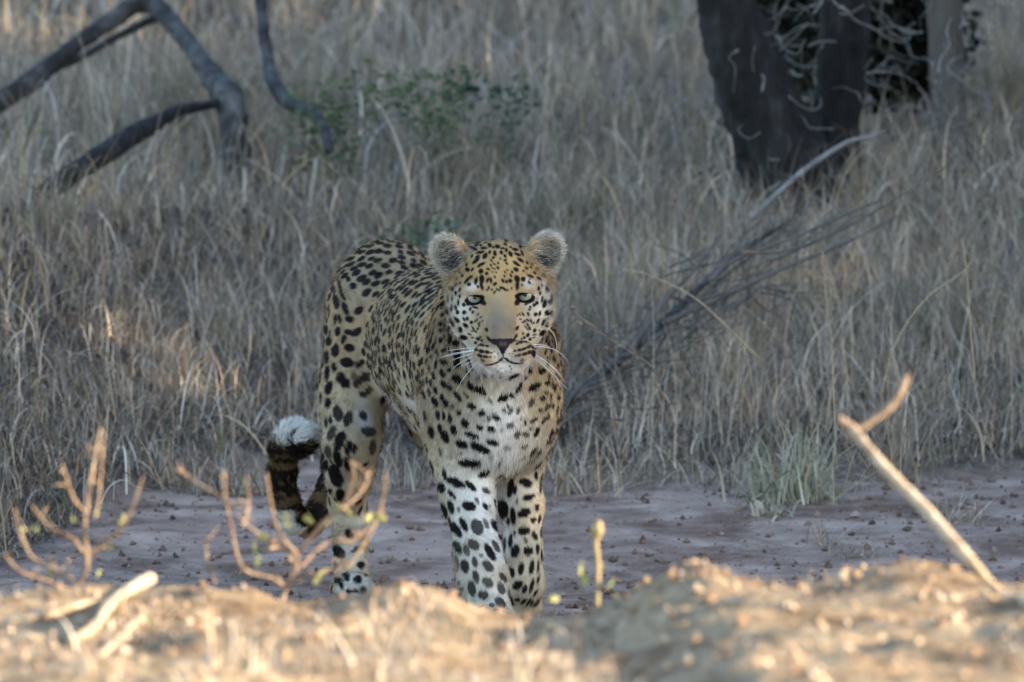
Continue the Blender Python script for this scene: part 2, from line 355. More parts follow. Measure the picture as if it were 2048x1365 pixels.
# openings in the leaves where the sun comes through
_q = wood[0].reshape(-1, 4, 3).mean(1); keep = np.ones(len(_q), bool); _d = np.array(sdir)
for px, py, Y, rad in ((95, 50, 7.6, 0.12), (640, 20, 8.1, 0.07), (1080, 800, 0.06, 0.02), (1078, 1010, 0.13, 0.02)):
    e = _q - at(px, py, Y); keep &= np.linalg.norm(e - (e @ _d)[:, None] * _d, axis=1) > rad + 0.05
kk = np.repeat(keep, 4); wood = (wood[0][kk], np.arange(kk.sum()).reshape(-1, 4), wood[2][kk])
tw = [tube([(x, y, gz1(x, y) - 0.2), (x + rng.uniform(-0.4, 0.4), y + rng.uniform(-.4, .4), 2.2), (x + rng.uniform(-1, 1), y + rng.uniform(-1, 1), 5.5)], [0.16, 0.12, 0.03], 7, 9) for x, y in
      zip(rng.uniform(9.5, 12.5, 14), rng.uniform(0, 24, 14))]
nV, nF = 0, []
TV = np.vstack([v for v, f in tw]); k = 0; TF = []
for v, f in tw: TF.append(f[f[:, 2] != f[:, 3]] + k); k += len(v)
tag(inst('woodland', [wood, (TV, np.vstack(TF), np.tile((0.04, 0.035, 0.03), (len(TV), 1)))], M_leaf), kind='stuff')

# ------------------------------------------------------------------ trees and deadwood behind
def limb(name, pix_pts, Y, rad_px, m, parent=None, seg=14, n=None, rough=0.18, knots=0.0, seed=3, sink=None, dY=None, nscale=0.03):
    pts = []
    for i, (x, y) in enumerate(pix_pts):
        yy = Y + (dY[i] if dY else 0); pts.append(at(x, y, yy))
    k = PXM * (CD + Y) / CD
    if sink: 
        p = pts[0].copy(); p[2] = gz1(p[0], p[1]) - sink; pts = [p] + pts; rad_px = [rad_px[0] * 1.15] + list(rad_px)
    o = link(name, tubes_mesh(name, [tube(pts, [r * k for r in rad_px], seg, n or 9 * len(pts), rough, seed, knots, nscale)]), m, parent)
    return o
def base_at(px, Y):
    p = at(px, 300, Y); return (p[0], Y, gz1(p[0], Y))
t = tag(empty('acacia_tree', base_at(1590, 4.6)), 'dark barked tree forking into two black trunks at the upper right', 'tree')
limb('trunk', [(1590, 400), (1572, 330), (1540, 255), (1506, 170), (1478, 90), (1452, 0), (1425, -120), (1390, -420), (1370, -900)], 4.6, [104, 96, 84, 78, 70, 57, 52, 45, 36], M_bark, t, 24, 90, 0.16, 0.05, 4, 0.2)
limb('trunk', [(1660, 420), (1668, 330), (1672, 250), (1682, 150), (1690, 60), (1694, -60), (1710, -420), (1740, -900)], 4.75, [70, 60, 48, 50, 50, 52, 44, 36], M_bark, t, 22, 90, 0.14, 0.05, 5, 0.2)
lp = [at(1440, -900, 4.6), at(1740, -950, 4.7), at(1600, -1150, 4.8), at(1250, -1050, 4.4), at(1900, -1100, 5.0)]
inst('crown', [leaf_cloud(lp, [(0.6, 0.6, 0.35)] * 5, 5000, 0.035, [(0.06, 0.075, 0.03), (0.08, 0.09, 0.04)], 8)], M_leaf, t)
t = tag(empty('leadwood_tree', base_at(1900, 5.5)), 'pale grey slender tree trunk at the far upper right', 'tree')
limb('trunk', [(1905, 400), (1900, 280), (1893, 130), (1888, 0), (1884, -150), (1870, -700), (1880, -1100)], 5.5, [44, 38, 36, 36, 34, 30, 22], M_barkpale, t, 18, 80, 0.10, 0.03, 6, 0.2)
inst('crown', [leaf_cloud([at(1880, -1150, 6.2), at(1760, -1250, 6.2), at(2010, -1220, 6.2)], [(0.5, 0.5, 0.35)] * 3, 3500, 0.035, [(0.06, 0.075, 0.03), (0.08, 0.09, 0.04)], 9)], M_leaf, t)
# dark bush standing behind the trunks
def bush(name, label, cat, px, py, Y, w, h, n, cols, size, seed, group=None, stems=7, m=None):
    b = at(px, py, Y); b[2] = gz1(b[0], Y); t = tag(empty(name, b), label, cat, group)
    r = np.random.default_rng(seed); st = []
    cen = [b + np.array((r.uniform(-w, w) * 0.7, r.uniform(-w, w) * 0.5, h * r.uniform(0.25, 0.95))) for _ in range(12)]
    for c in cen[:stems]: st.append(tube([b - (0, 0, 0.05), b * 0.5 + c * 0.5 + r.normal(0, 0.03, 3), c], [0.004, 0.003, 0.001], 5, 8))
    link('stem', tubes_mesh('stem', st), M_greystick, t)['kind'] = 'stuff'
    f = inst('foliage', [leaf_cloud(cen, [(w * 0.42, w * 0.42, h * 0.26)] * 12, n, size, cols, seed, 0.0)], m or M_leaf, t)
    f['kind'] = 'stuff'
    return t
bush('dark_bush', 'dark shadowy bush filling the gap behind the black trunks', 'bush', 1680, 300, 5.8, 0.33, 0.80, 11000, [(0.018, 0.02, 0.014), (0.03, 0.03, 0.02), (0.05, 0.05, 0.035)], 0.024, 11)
bush('green_shrub', 'bright green leafy plant in the grass beside the bare upright stem', 'shrub', 760, 290, 4.85, 0.25, 0.28, 900, [(0.08, 0.13, 0.045), (0.12, 0.17, 0.07), (0.09, 0.11, 0.055)], 0.0105, 12, 'green plants in the grass')
bush('green_shrub', 'dark blue green leafy plant standing further right in the grass', 'shrub', 965, 270, 5.0, 0.12, 0.26, 300, [(0.045, 0.085, 0.05), (0.06, 0.11, 0.065)], 0.013, 13, 'green plants in the grass')
bush('green_shrub', 'low green plant half hidden in the grass above the leopard\'s back', 'shrub', 790, 400, 4.1, 0.20, 0.13, 190, [(0.07, 0.12, 0.05), (0.08, 0.14, 0.06)], 0.012, 14, 'green plants in the grass')
# broken branch upper left
t = tag(empty('fallen_branch', base_at(460, 6.3)), 'dead grey branch bent like an elbow in the upper left corner', 'branch')
limb('limb', [(480, 420), (462, 215), (432, 165), (400, 118), (365, 72), (325, 26), (288, 4), (230, 36), (150, 92), (60, 164), (-20, 214), (-120, 290)], 6.3, [24, 32, 24, 19, 18, 20, 21, 17, 16, 20, 21, 20], M_dead, t, 14, 130, 0.22, 0.10, 7, None,
     [-1.2, -1.1, -.9, -.7, -.5, -.35, -.3, -.3, -.4, -.5, -.6, -.7])
limb('side_branch', [(318, 34), (290, 46), (230, 76), (165, 112), (100, 146), (40, 180)], 6.1, [8, 9, 8, 8, 7, 5], M_dead, t, 8, 50, 0.2, 0.05, 8)
t = limb('fallen_log', [(446, 205), (360, 222), (300, 252), (240, 287), (165, 335), (90, 385), (20, 430)], 5.6, [8, 13, 18, 22, 20, 19, 16], M_bark, None, 12, 60, 0.22, 0.1, 9, None, [-.4, -.55, -.75, -1.0, -1.3, -1.6, -1.9])
tag(t, 'dark rotten log lying in the grass below the bent dead branch', 'log')
t = tag(limb('bare_stem', [(658, 300), (645, 250), (610, 218), (570, 198), (545, 160), (533, 100), (525, 40), (521, -40), (515, -400)], 5.9, [9, 12, 15, 16, 15, 13, 12, 12, 8], M_dead, None, 10, 70, 0.16, 0.06, 10, None, [-1.3, -1.1, -.9, -.7, -.5, -.3, -.2, -.1, 0]), 'slim bare sapling stem rising from the grass at the top, right of the bent branch', 'stem')
# grey stick leaning by the black trunks
tag(limb('grey_stick', [(1500, 440), (1540, 402), (1600, 348), (1650, 312), (1698, 284), (1740, 274), (1772, 262)], 3.9, [6, 6, 6, 5.5, 5, 3.5, 2.5], M_greystick, None, 7, 40, 0.1, 0.05, 12), 'thin silver grey stick leaning in front of the black trunks', 'stick')
# long dead limb lying along the grass right of the leopard
t = tag(empty('dead_limb', base_at(1110, 2.6)), 'long weathered dead limb slanting through the grass right of the leopard', 'limb')
limb('limb', [(1020, 900), (1100, 832), (1180, 770), (1260, 702), (1340, 632), (1420, 556), (1500, 492), (1580, 442)], 2.75, [14, 13, 12, 10, 8, 6, 5, 4], M_dead, t, 10, 80, 0.25, 0.12, 13, None, [0, 0, .1, .2, .4, .6, .8, 1.0])
bs = [([(1110, 812), (1230, 745), (1330, 702), (1420, 640), (1500, 590)], 7), ([(1250, 716), (1330, 600), (1385, 545), (1440, 470)], 6), ([(1330, 645), (1430, 600), (1560, 540), (1700, 482), (1800, 430)], 7),
      ([(1420, 560), (1470, 520), (1600, 470), (1760, 400)], 5), ([(1100, 846), (1220, 800), (1330, 780)], 10), ([(1180, 775), (1290, 660), (1330, 640), (1390, 600)], 5), ([(1480, 505), (1580, 500), (1720, 440), (1900, 330)], 4),
      ([(1300, 680), (1360, 655), (1460, 655), (1560, 610)], 4), ([(1090, 870), (1180, 840), (1290, 822), (1370, 760)], 7)]
for i, (p, r) in enumerate(bs):
    limb('twig', p, 2.75 + 0.12 * (i % 3), [r, r * 0.85, r * 0.6, r * 0.45, r * 0.3][:len(p)], M_barkpale, t, 6, 30, 0.2, 0.1, 20 + i, None, [0.15 * k for k in range(len(p))])
# tangle of thin dead twigs hanging between the trunks
vf = []
r3 = np.random.default_rng(77)
for i in range(150):
    x0, y0 = r3.uniform(1470, 1990), r3.uniform(-40, 330); a = r3.uniform(0, 6.28); L = r3.uniform(50, 150); Y = 4.2 + r3.uniform(0, 1.2)
    p = [(x0, y0)]; 
    for k in range(4): a += r3.normal(0, 0.75); p.append((p[-1][0] + math.cos(a) * L / 4, p[-1][1] + math.sin(a) * L / 4 + 6))
    r0 = r3.uniform(1.0, 2.3) * 0.0011
    vf.append(tube([at(x, y, Y + 0.05 * k) for k, (x, y) in enumerate(p)], [r0, r0 * 0.8, r0 * 0.5], 5, 14, 0.1))
tag(link('dead_twigs', tubes_mesh('dead_twigs', vf), M_greystick), kind='stuff')
# brushwood caught along the dead limb
vf = []
for i in range(130):
    u = r3.random(); x0, y0 = 1100 + 480 * u + r3.normal(0, 45), 835 - 370 * u + r3.normal(0, 35); a = -0.68 + r3.normal(0, 0.45) + (math.pi if r3.random() < .3 else 0); L = r3.uniform(60, 190); Y = 2.6 + 1.0 * u + r3.uniform(-.1, .15)
    p = [(x0, y0)]
    for k in range(3): a += r3.normal(0, 0.28); p.append((p[-1][0] + math.cos(a) * L / 3, p[-1][1] + math.sin(a) * L / 3))
    r0 = r3.uniform(0.9, 3.2) * 0.001
    vf.append(tube([at(x, y, Y + 0.04 * k) for k, (x, y) in enumerate(p)], [r0, r0 * 0.8, r0 * 0.45], 5, 12, 0.15))
tag(link('brushwood', tubes_mesh('brushwood', vf), M_barkpale), kind='stuff')
# dry weeds and grass tufts that stand out
def tuft(px, Y, n, h, w, spread, label, cols=None, green=0.1, group='grass tufts at the edge of the bare earth', bright=1.0, name='grass_tuft', lean=0.5, bend=(0.1, 1.6), cat='grass tuft', r0=0.02, kink=.25):
    b = at(px, 960, Y); b[2] = gz1(b[0], Y)
    base = np.column_stack([b[0] + rng.normal(0, r0, n), b[1] + rng.normal(0, r0, n), np.full(n, b[2] - 0.005)])
    col = straw(n, green, bright) if cols is None else np.asarray(cols)[rng.integers(0, len(cols), n)] * rng.uniform(0.7, 1.2, n)[:, None]
    v, f, c = blades(base, h * rng.uniform(0.5, 1.1, n), w * rng.uniform(0.6, 1.3, n), np.abs(rng.normal(0, lean, n)), rng.uniform(*bend, n), col, 6, kink=kink)
    V0 = v - b
    o = link(name, npmesh(name, V0, f, c), M_grass); o.location = b
    return tag(o, label, cat, group)
PG = [(0.42, 0.385, 0.26), (0.50, 0.45, 0.34), (0.33, 0.32, 0.20), (0.50, 0.43, 0.31)]
tuft(1585, 2.05, 260, 0.17, 0.0055, 0, 'pale greenish broad leaved tuft at the grass edge right of the leopard', PG, lean=0.8, r0=0.05)
tuft(1548, 1.85, 60, 0.06, 0.008, 0, 'curled dead leaf clump at the foot of the pale greenish tuft', PG, lean=1.1, bend=(1.0, 3.0), r0=0.03)
tuft(1640, 1.50, 55, 0.085, 0.0018, 0, 'small spiky dry tuft standing alone on the bare earth', lean=0.7, r0=0.012, bright=1.1)
tuft(1702, 1.35, 60, 0.04, 0.003, 0, 'flattened low tuft on bare earth, just right of the spiky one', lean=1.2, r0=0.03)
tuft(1915, 1.75, 90, 0.12, 0.0022, 0, 'sprawling dry tuft on the bare earth at the right edge', lean=1.0, r0=0.03, bright=1.1)
tuft(1790, 2.35, 170, 0.30, 0.002, 0, 'fine haired upright tuft behind the leaning bare stick', lean=0.45, r0=0.03)
tuft(1150, 2.15, 130, 0.13, 0.003, 0, 'dry tuft beside the leopard\'s front legs at the grass edge', lean=0.7, r0=0.05)
tuft(1285, 2.3, 130, 0.12, 0.003, 0, 'low dry tuft where the dead limb\'s twigs meet the bare earth', lean=0.8, r0=0.04)
tuft(1440, 2.3, 110, 0.11, 0.003, 0, 'low dry tuft left of the pale greenish tuft', lean=0.8, r0=0.04)
tuft(330, 2.25, 150, 0.15, 0.004, 0, 'grey tangled tuft overhanging the bare earth at left', lean=0.9, r0=0.04)
tuft(455, 2.15, 140, 0.15, 0.004, 0, 'dry tuft at the grass edge left of the tail', lean=0.8, r0=0.04)
tuft(800, 2.2, 130, 0.12, 0.003, 0, 'dry tuft showing under the leopard\'s belly', lean=0.8, r0=0.04)
def weed(name, label, cat, stems, Y, m, heads, m2=None, headname='seed_head'):
    p0 = at(*stems[0][0][0], Y); p0[2] = gz1(p0[0], Y)
    t = tag(empty(name, p0), label, cat)
    for pts, r in stems: link('stem', tubes_mesh('stem', [tube([at(x, y, Y) for x, y in pts], [r * PXM, r * PXM * 0.6], 5, 20, 0.1)]), m, t)
    for x, y, r in heads: link(headname, tubes_mesh(headname, [tube([at(x - r, y - r * 0.3, Y), at(x, y, Y), at(x + r, y + r * 0.3, Y)], [r * PXM * 0.4, r * PXM * 0.9, r * PXM * 0.4], 7, 7, 0.3)]), m2, t)
    return t
M_straw = textured('straw_stem', [(0.3, (0.30, 0.22, 0.13)), (0.7, (0.48, 0.38, 0.25))], scale=40, bump=0.2)
weed('dry_weed', 'orange brown dry weed stalk with small seed heads right of the leopard\'s shoulder', 'weed',
     [([(1330, 800), (1315, 770), (1300, 730), (1240, 692), (1185, 655), (1143, 622)], 2.4), ([(1185, 655), (1168, 640), (1160, 648)], 1.5), ([(1240, 692), (1222, 700), (1210, 695)], 1.4)], 1.2, M_twig,
     [(1145, 616, 6), (1150, 628, 4), (1160, 648, 4), (1184, 652, 4), (1212, 697, 5)], M_twig)
st = [([(1672, 930), (1668, 800), (1664, 690), (1656, 620), (1645, 502)], 1.8)]
for i in range(9):
    y = 520 + i * 13; x = 1646 + (y - 502) * 0.09; L = 12 + i * 2.2
    st += [([(x, y), (x - L * 0.6, y - 6), (x - L, y - 4)], 0.9), ([(x, y), (x + L * 0.6, y - 7), (x + L, y - 5)], 0.9)]
weed('seed_stalk', 'tall upright grass stalk with a feathery reddish seed spike', 'grass stalk', st, 1.9, M_straw, [], M_straw)
for lab, pts in (('long dry stalk arching to the left above the dead limb', [(1520, 720), (1440, 640), (1380, 590), (1300, 552), (1252, 540)]), ('tall yellow straw stalk rising near the right edge', [(1950, 760), (1940, 640), (1935, 560), (1925, 480)]),
                 ('bent straw stalk between the spiked stalk and the right edge', [(1760, 800), (1790, 690), (1850, 600), (1925, 545), (1945, 520)])):
    weed('grass_stalk', lab, 'grass stalk', [(pts, 2.2)], 2.1, M_straw, [])['group'] = 'single stalks above the grass'
# loose stones and crumbs on the bare path
def crumbs(n, x0, x1, y0, y1, s0, s1, cols, seed, lift=0.3):
    r = np.random.default_rng(seed)
    x, y = r.uniform(x0, x1, n), r.uniform(y0, y1, n); s = s0 * (s1 / s0) ** (r.random(n) ** 3)
    c = np.column_stack([x, y, ground_z(x, y) + s * lift])
    oct_ = np.array([(1, 0, 0), (0, 1, 0), (-1, 0, 0), (0, -1, 0), (0, 0, 1), (0, 0, -1)], float)
    V = (oct_[None] * r.uniform(0.6, 1.3, (n, 6, 1)) + r.normal(0, 0.15, (n, 6, 3))) * s[:, None, None] + c[:, None]
    f = np.array([(0, 1, 4), (1, 2, 4), (2, 3, 4), (3, 0, 4), (1, 0, 5), (2, 1, 5), (3, 2, 5), (0, 3, 5)])
    F = (f[None] + (np.arange(n) * 6)[:, None, None]).reshape(-1, 3)
    col = np.asarray(cols)[r.integers(0, len(cols), n)] * r.uniform(0.6, 1.3, n)[:, None]
    return V.reshape(-1, 3), F, np.repeat(col, 6, 0)
GC = [(0.17, 0.11, 0.08), (0.24, 0.16, 0.12), (0.12, 0.08, 0.065), (0.27, 0.20, 0.16), (0.20, 0.12, 0.075)]
g1 = crumbs(9000, -1.3, 1.3, -0.9, 2.6, 0.0014, 0.010, GC, 31)
tag(link('gravel', npmesh('gravel', *join([g1]), smooth=False), M_gravel), kind='stuff')
# fallen bits of straw on the path
n = 260; xx, yy = rng.uniform(-1.2, 1.2, n), rng.uniform(-0.6, 2.5, n)
v, f, c = blades(np.column_stack([xx, yy, ground_z(xx, yy) + 0.004]), rng.uniform(0.02, 0.10, n), rng.uniform(0.001, 0.003, n), np.full(n, 1.5), rng.normal(0, 0.1, n), straw(n, 0, 1.1), 4, kink=.2)
tag(link('fallen_straw', npmesh('fallen_straw', v, f, c), M_grass), kind='stuff')
# ================================================================== LEOPARD
CHEST_Y = 0.0
def sc(Y): return PXM * (CD + Y) / CD
# --- a rectilinear sampling grid, finest around the head
def lin(a, b, st): return np.arange(a, b, st)
hx, hy, hz = at(1000, 600, -0.32)
AX = np.concatenate([lin(-0.50, hx - 0.125, 0.0055), lin(hx - 0.125, hx + 0.125, 0.0021), lin(hx + 0.125, 0.18, 0.0055)])
AY = np.concatenate([lin(-0.52, -0.18, 0.0024), lin(-0.18, 0.25, 0.0055), lin(0.25, 1.30, 0.0075)])
AZ = np.concatenate([lin(-0.04, hz - 0.16, 0.0060), lin(hz - 0.16, hz + 0.145, 0.0021), lin(hz + 0.145, 0.86, 0.0055)])
INIT = 0.05
class Field:
    def __init__(s): s.a = np.full((len(AX), len(AY), len(AZ)), INIT, np.float32)
    def copy(s):
        f = Field.__new__(Field); f.a = s.a.copy(); return f
    def win(s, lo, hi):
        sl = tuple(slice(max(0, np.searchsorted(A, l) - 1), np.searchsorted(A, h) + 1) for A, l, h in zip((AX, AY, AZ), lo, hi))
        X, Y, Z = np.meshgrid(AX[sl[0]], AY[sl[1]], AZ[sl[2]], indexing='ij')
        return sl, np.stack([X, Y, Z], -1).astype(np.float32)
    def put(s, sdf, lo, hi, k, sub=False):
        m = INIT + k
        sl, P = s.win(np.asarray(lo) - m, np.asarray(hi) + m)
        d = sdf(P); a = s.a[sl]
        if sub:
            h = np.clip(k - np.abs(a + d), 0, None) / max(k, 1e-6); s.a[sl] = np.maximum(a, -d) + h * h * k * 0.25
        else:
            h = np.clip(k - np.abs(a - d), 0, None) / max(k, 1e-6); s.a[sl] = np.minimum(a, d) - h * h * k * 0.25
def smin(a, b, k):
    h = np.clip(k - np.abs(a - b), 0, None) / k
    return np.minimum(a, b) - h * h * k * 0.25
def ell(f, c, r, rot=None, k=0.03, sub=False):
    c = np.asarray(c, float); r = np.asarray(r, float); Rm = np.eye(3) if rot is None else np.asarray(rot)
    def sdf(P):
        q = (P - c.astype(np.float32)) @ Rm.astype(np.float32)          # into local axes
        k0 = np.sqrt(((q / r.astype(np.float32)) ** 2).sum(-1)); k1 = np.sqrt(((q / (r * r).astype(np.float32)) ** 2).sum(-1)) + 1e-9
        return k0 * (k0 - 1) / k1
    e = np.abs(Rm) @ r
    f.put(sdf, c - e, c + e, k, sub)
def cone(f, a, b, ra, rb, k=0.03, sub=False):
    a = np.asarray(a, np.float32); b = np.asarray(b, np.float32)
    def sdf(P):
        ba = b - a; t = np.clip(((P - a) @ ba) / (ba @ ba), 0, 1)
        return np.linalg.norm(P - a - t[..., None] * ba, axis=-1) - (ra + (rb - ra) * t)
    m = max(ra, rb)
    f.put(sdf, np.minimum(a, b) - m, np.maximum(a, b) + m, k, sub)
def chain(f, pts, rad, k=0.02):
    for p, q, r0, r1 in zip(pts[:-1], pts[1:], rad[:-1], rad[1:]): cone(f, p, q, r0, r1, k)
def rotz(a): c, s = math.cos(a), math.sin(a); return np.array([[c, -s, 0], [s, c, 0], [0, 0, 1]])
def roty(a): c, s = math.cos(a), math.sin(a); return np.array([[c, 0, s], [0, 1, 0], [-s, 0, c]])
def rotx(a): c, s = math.cos(a), math.sin(a); return np.array([[1, 0, 0], [0, c, -s], [0, s, c]])
YAW = rotz(math.atan2(0.20, 0.78))
GF = {}                                   # group fields kept for flow and colour
T = Field()
ell(T, at(962, 722, 0.30), (0.116, 0.30, 0.148), YAW, 0.05)           # rib cage
ell(T, at(868, 688, 0.60), (0.106, 0.30, 0.142), YAW, 0.05)           # loin and belly
ell(T, at(775, 640, 0.90), (0.112, 0.19, 0.152), YAW, 0.05)           # rump
ell(T, at(984, 805, 0.03), (0.100, 0.115, 0.135), None, 0.06)         # breast
ell(T, at(912, 730, 0.10), (0.055, 0.10, 0.150), roty(0.10), 0.05)    # shoulder, picture left
ell(T, at(1053, 760, 0.07), (0.050, 0.09, 0.125), roty(-0.05), 0.05)  # shoulder, picture right
ell(T, at(985, 575, 0.16), (0.085, 0.11, 0.085), None, 0.06)          # withers
cone(T, at(988, 680, 0.04), at(1000, 625, -0.22), 0.100, 0.078, 0.05) # neck
ell(T, at(702, 730, 0.86), (0.047, 0.115, 0.165), roty(0.03), 0.04)   # near thigh
ell(T, at(845, 730, 0.84), (0.047, 0.115, 0.155), None, 0.04)         # far thigh
def leg(pts, rad, extra=(), k=0.02):
    f = Field(); chain(f, pts, rad, k)
    for c, r, rt in extra: ell(f, c, r, rt, 0.015)
    return f
def toes(c, w, l, h, turn=0.0):
    out = [(c, (w, l, h), rotz(turn))]
    for i, u in enumerate((-0.62, -0.22, 0.22, 0.62)):
        o = rotz(turn) @ np.array((u * w, -l * (0.92 if abs(u) < 0.4 else 0.75), -h * 0.12))
        out.append((np.asarray(c) + o, (w * 0.27, l * 0.30, h * 0.62), rotz(turn)))
    return out
def gp(px, Y, up):                        # a point over the ground at picture column px
    p = at(px, 1200, Y); p[2] = gz1(p[0], Y) + up; return p
pw = gp(984, -0.16, 0.030)
L1 = leg([at(912, 820, 0.04), at(922, 925, 0.05), at(938, 1010, 0.00), at(955, 1095, -0.06), at(966, 1150, -0.09), at(980, 1220, -0.12)],
         [0.058, 0.047, 0.041, 0.037, 0.040, 0.037], toes(pw, 0.046, 0.058, 0.030, 0.08) + [(at(921, 955, 0.02), (0.036, 0.040, 0.075), roty(0.12)), (at(905, 935, 0.09), (0.030, 0.036, 0.045), None), (at(968, 1160, -0.10), (0.040, 0.036, 0.030), None)])
L2 = leg([at(1046, 830, 0.05), at(1036, 920, 0.13), at(1042, 1010, 0.13), at(1047, 1100, 0.12), at(1049, 1165, 0.12), at(1050, 1205, 0.15)],
         [0.050, 0.043, 0.036, 0.031, 0.033, 0.026], [(at(1051, 1215, 0.16), (0.031, 0.030, 0.034), rotx(0.4))])
hp = gp(706, 0.72, 0.028)
L3 = leg([at(703, 780, 0.80), at(704, 880, 0.74), at(698, 950, 0.82), at(694, 1005, 0.93), at(700, 1080, 0.88), at(704, 1150, 0.80)],
         [0.056, 0.049, 0.040, 0.031, 0.028, 0.031], toes(hp, 0.040, 0.054, 0.028, 0.15) + [(at(700, 975, 0.88), (0.022, 0.045, 0.05), None)])
hq = gp(946, 0.36, 0.030)
L4 = leg([at(850, 760, 0.78), at(905, 870, 0.50), at(925, 950, 0.56), at(935, 1020, 0.66), at(940, 1100, 0.54), at(944, 1160, 0.44)],
         [0.056, 0.047, 0.036, 0.029, 0.027, 0.030], toes(hq, 0.039, 0.054, 0.028, 0.15))
TL = leg([at(768, 560, 1.02), at(735, 640, 1.11), at(695, 800, 1.17), at(672, 920, 1.17), at(648, 1008, 1.12), at(618, 1046, 1.07), at(588, 1040, 1.03), at(570, 1000, 1.0), at(564, 950, 0.98), at(568, 905, 0.96), at(586, 880, 0.92), at(606, 878, 0.88)],
         [0.036, 0.028, 0.022, 0.021, 0.021, 0.022, 0.022, 0.022, 0.022, 0.023, 0.028, 0.024])
# --- head
ROLL = roty(R(-2.4)); HR = rotx(R(1.5)) @ ROLL
HC = at(1000, 600, -0.32)
HS = sc(-0.36)
def hl(x, y, z): return HC + HR @ np.array((x, y, z))
def hp_(px, py, y):                       # head point from picture position and head-local depth
    p = at(px, py, HC[1] + y); return p
H = Field()
def he(c, r, rot=None, k=0.02, sub=False): ell(H, hl(*c), r, HR if rot is None else HR @ rot, k, sub)
def hc(a, b, ra, rb, k=0.02): cone(H, hl(*a), hl(*b), ra, rb, k)
he((0.0, 0.062, 0.028), (0.074, 0.088, 0.074))                 # cranium
he((0.0, 0.005, 0.040), (0.060, 0.052, 0.054), None, 0.03)     # forehead
for s in (-1, 1):
    he((s * 0.057, 0.030, -0.014), (0.036, 0.056, 0.052), None, 0.03)   # cheek
    he((s * 0.034, 0.006, -0.057), (0.030, 0.052, 0.034), None, 0.025)   # jowl
    he((s * 0.046, -0.027, 0.0205), (0.027, 0.0165, 0.0078), roty(s * -0.16), 0.016)   # brow
    he((s * 0.044, -0.024, -0.024), (0.024, 0.026, 0.020), None, 0.02)  # cheekbone beneath the eye
hc((0, -0.012, 0.006), (0, -0.092, -0.056), 0.032, 0.0245, 0.022)       # nose bridge
for s in (-1, 1):
    he((s * 0.0275 + 0.004, -0.086, -0.092), (0.0275, 0.036, 0.0235), roty(s * -0.15), 0.008)   # whisker pad
he((0.006, -0.070, -0.116), (0.033, 0.036, 0.018), None, 0.010)         # chin
hc((0, 0.035, -0.075), (0.005, -0.050, -0.103), 0.046, 0.030, 0.03)     # lower jaw
he((0.005, -0.113, -0.074), (0.021, 0.013, 0.012), None, 0.008)         # nose pad
he((0.006, -0.112, -0.088), (0.010, 0.011, 0.014), None, 0.006)
for s in (-1, 1):
    he((0.005 + s * 0.0125, -0.125, -0.079), (0.005, 0.006, 0.0036), roty(s * 0.5), 0.003, True)   # nostrils
he((0.006, -0.126, -0.098), (0.0014, 0.007, 0.009), None, 0.003, True)   # cleft of the lip
# eyes: almond openings with an eyeball behind
EYE = []
for px, py, s in ((948.5, 597, -1), (1050.5, 592.5, 1)):
    q = HR.T @ (at(px, py, HC[1] - 0.035) - HC); EYE.append((q, s))
    # almond cut flat by the upper lid
    cc = HC + HR @ np.array((q[0] + s * 0.0005, -0.052, q[2] - 0.0010)); rr = HR @ roty(s * -0.16)
    def almond(P, cc=cc, rr=rr):
        l = (P - cc.astype(np.float32)) @ rr.astype(np.float32); r_ = np.array((0.0162, 0.034, 0.0096), np.float32)
        k0 = np.sqrt(((l / r_) ** 2).sum(-1)); k1 = np.sqrt(((l / (r_ * r_)) ** 2).sum(-1)) + 1e-9
        return np.maximum(k0 * (k0 - 1) / k1, l[..., 2] - 0.0040 + 6.0 * np.abs(l[..., 0]) ** 2)
    H.put(almond, cc - 0.036, cc + 0.036, 0.002, True)
# ears
EAR = []
for px, py, s, tilt in ((902, 510, -1, -0.55), (1088, 507, 1, 0.42)):
    q = HR.T @ (at(px, py, HC[1] + 0.055) - HC)
    rot = rotz(s * 0.42) @ roty(tilt) @ rotx(0.20)
    EAR.append((q, rot, s))
    f2 = Field()
    ell(f2, HC + HR @ q, (0.032, 0.023, 0.039), HR @ rot, 0.01)
    ell(f2, HC + HR @ (q + rot @ np.array((0, -0.017, 0.002))), (0.0272, 0.0225, 0.0335), HR @ rot, 0.006, True)
    H.a = smin(H.a, f2.a, 0.012)
    cone(H, hl(s * 0.055, 0.06, 0.045), HC + HR @ (q + rot @ np.array((0, 0.012, -0.026))), 0.026, 0.019, 0.02)
    cone(H, hl(s * 0.070, 0.045, 0.020), HC + HR @ (q + rot @ np.array((s * 0.012, 0.008, -0.028))), 0.022, 0.013, 0.02)
A = T.a
TH = smin(A, H.a, 0.04)
ALL = TH
for f, k in ((L1, 0.045), (L2, 0.045), (L3, 0.05), (L4, 0.05), (TL, 0.03)): ALL = np.minimum(ALL, smin(TH, f.a, k))
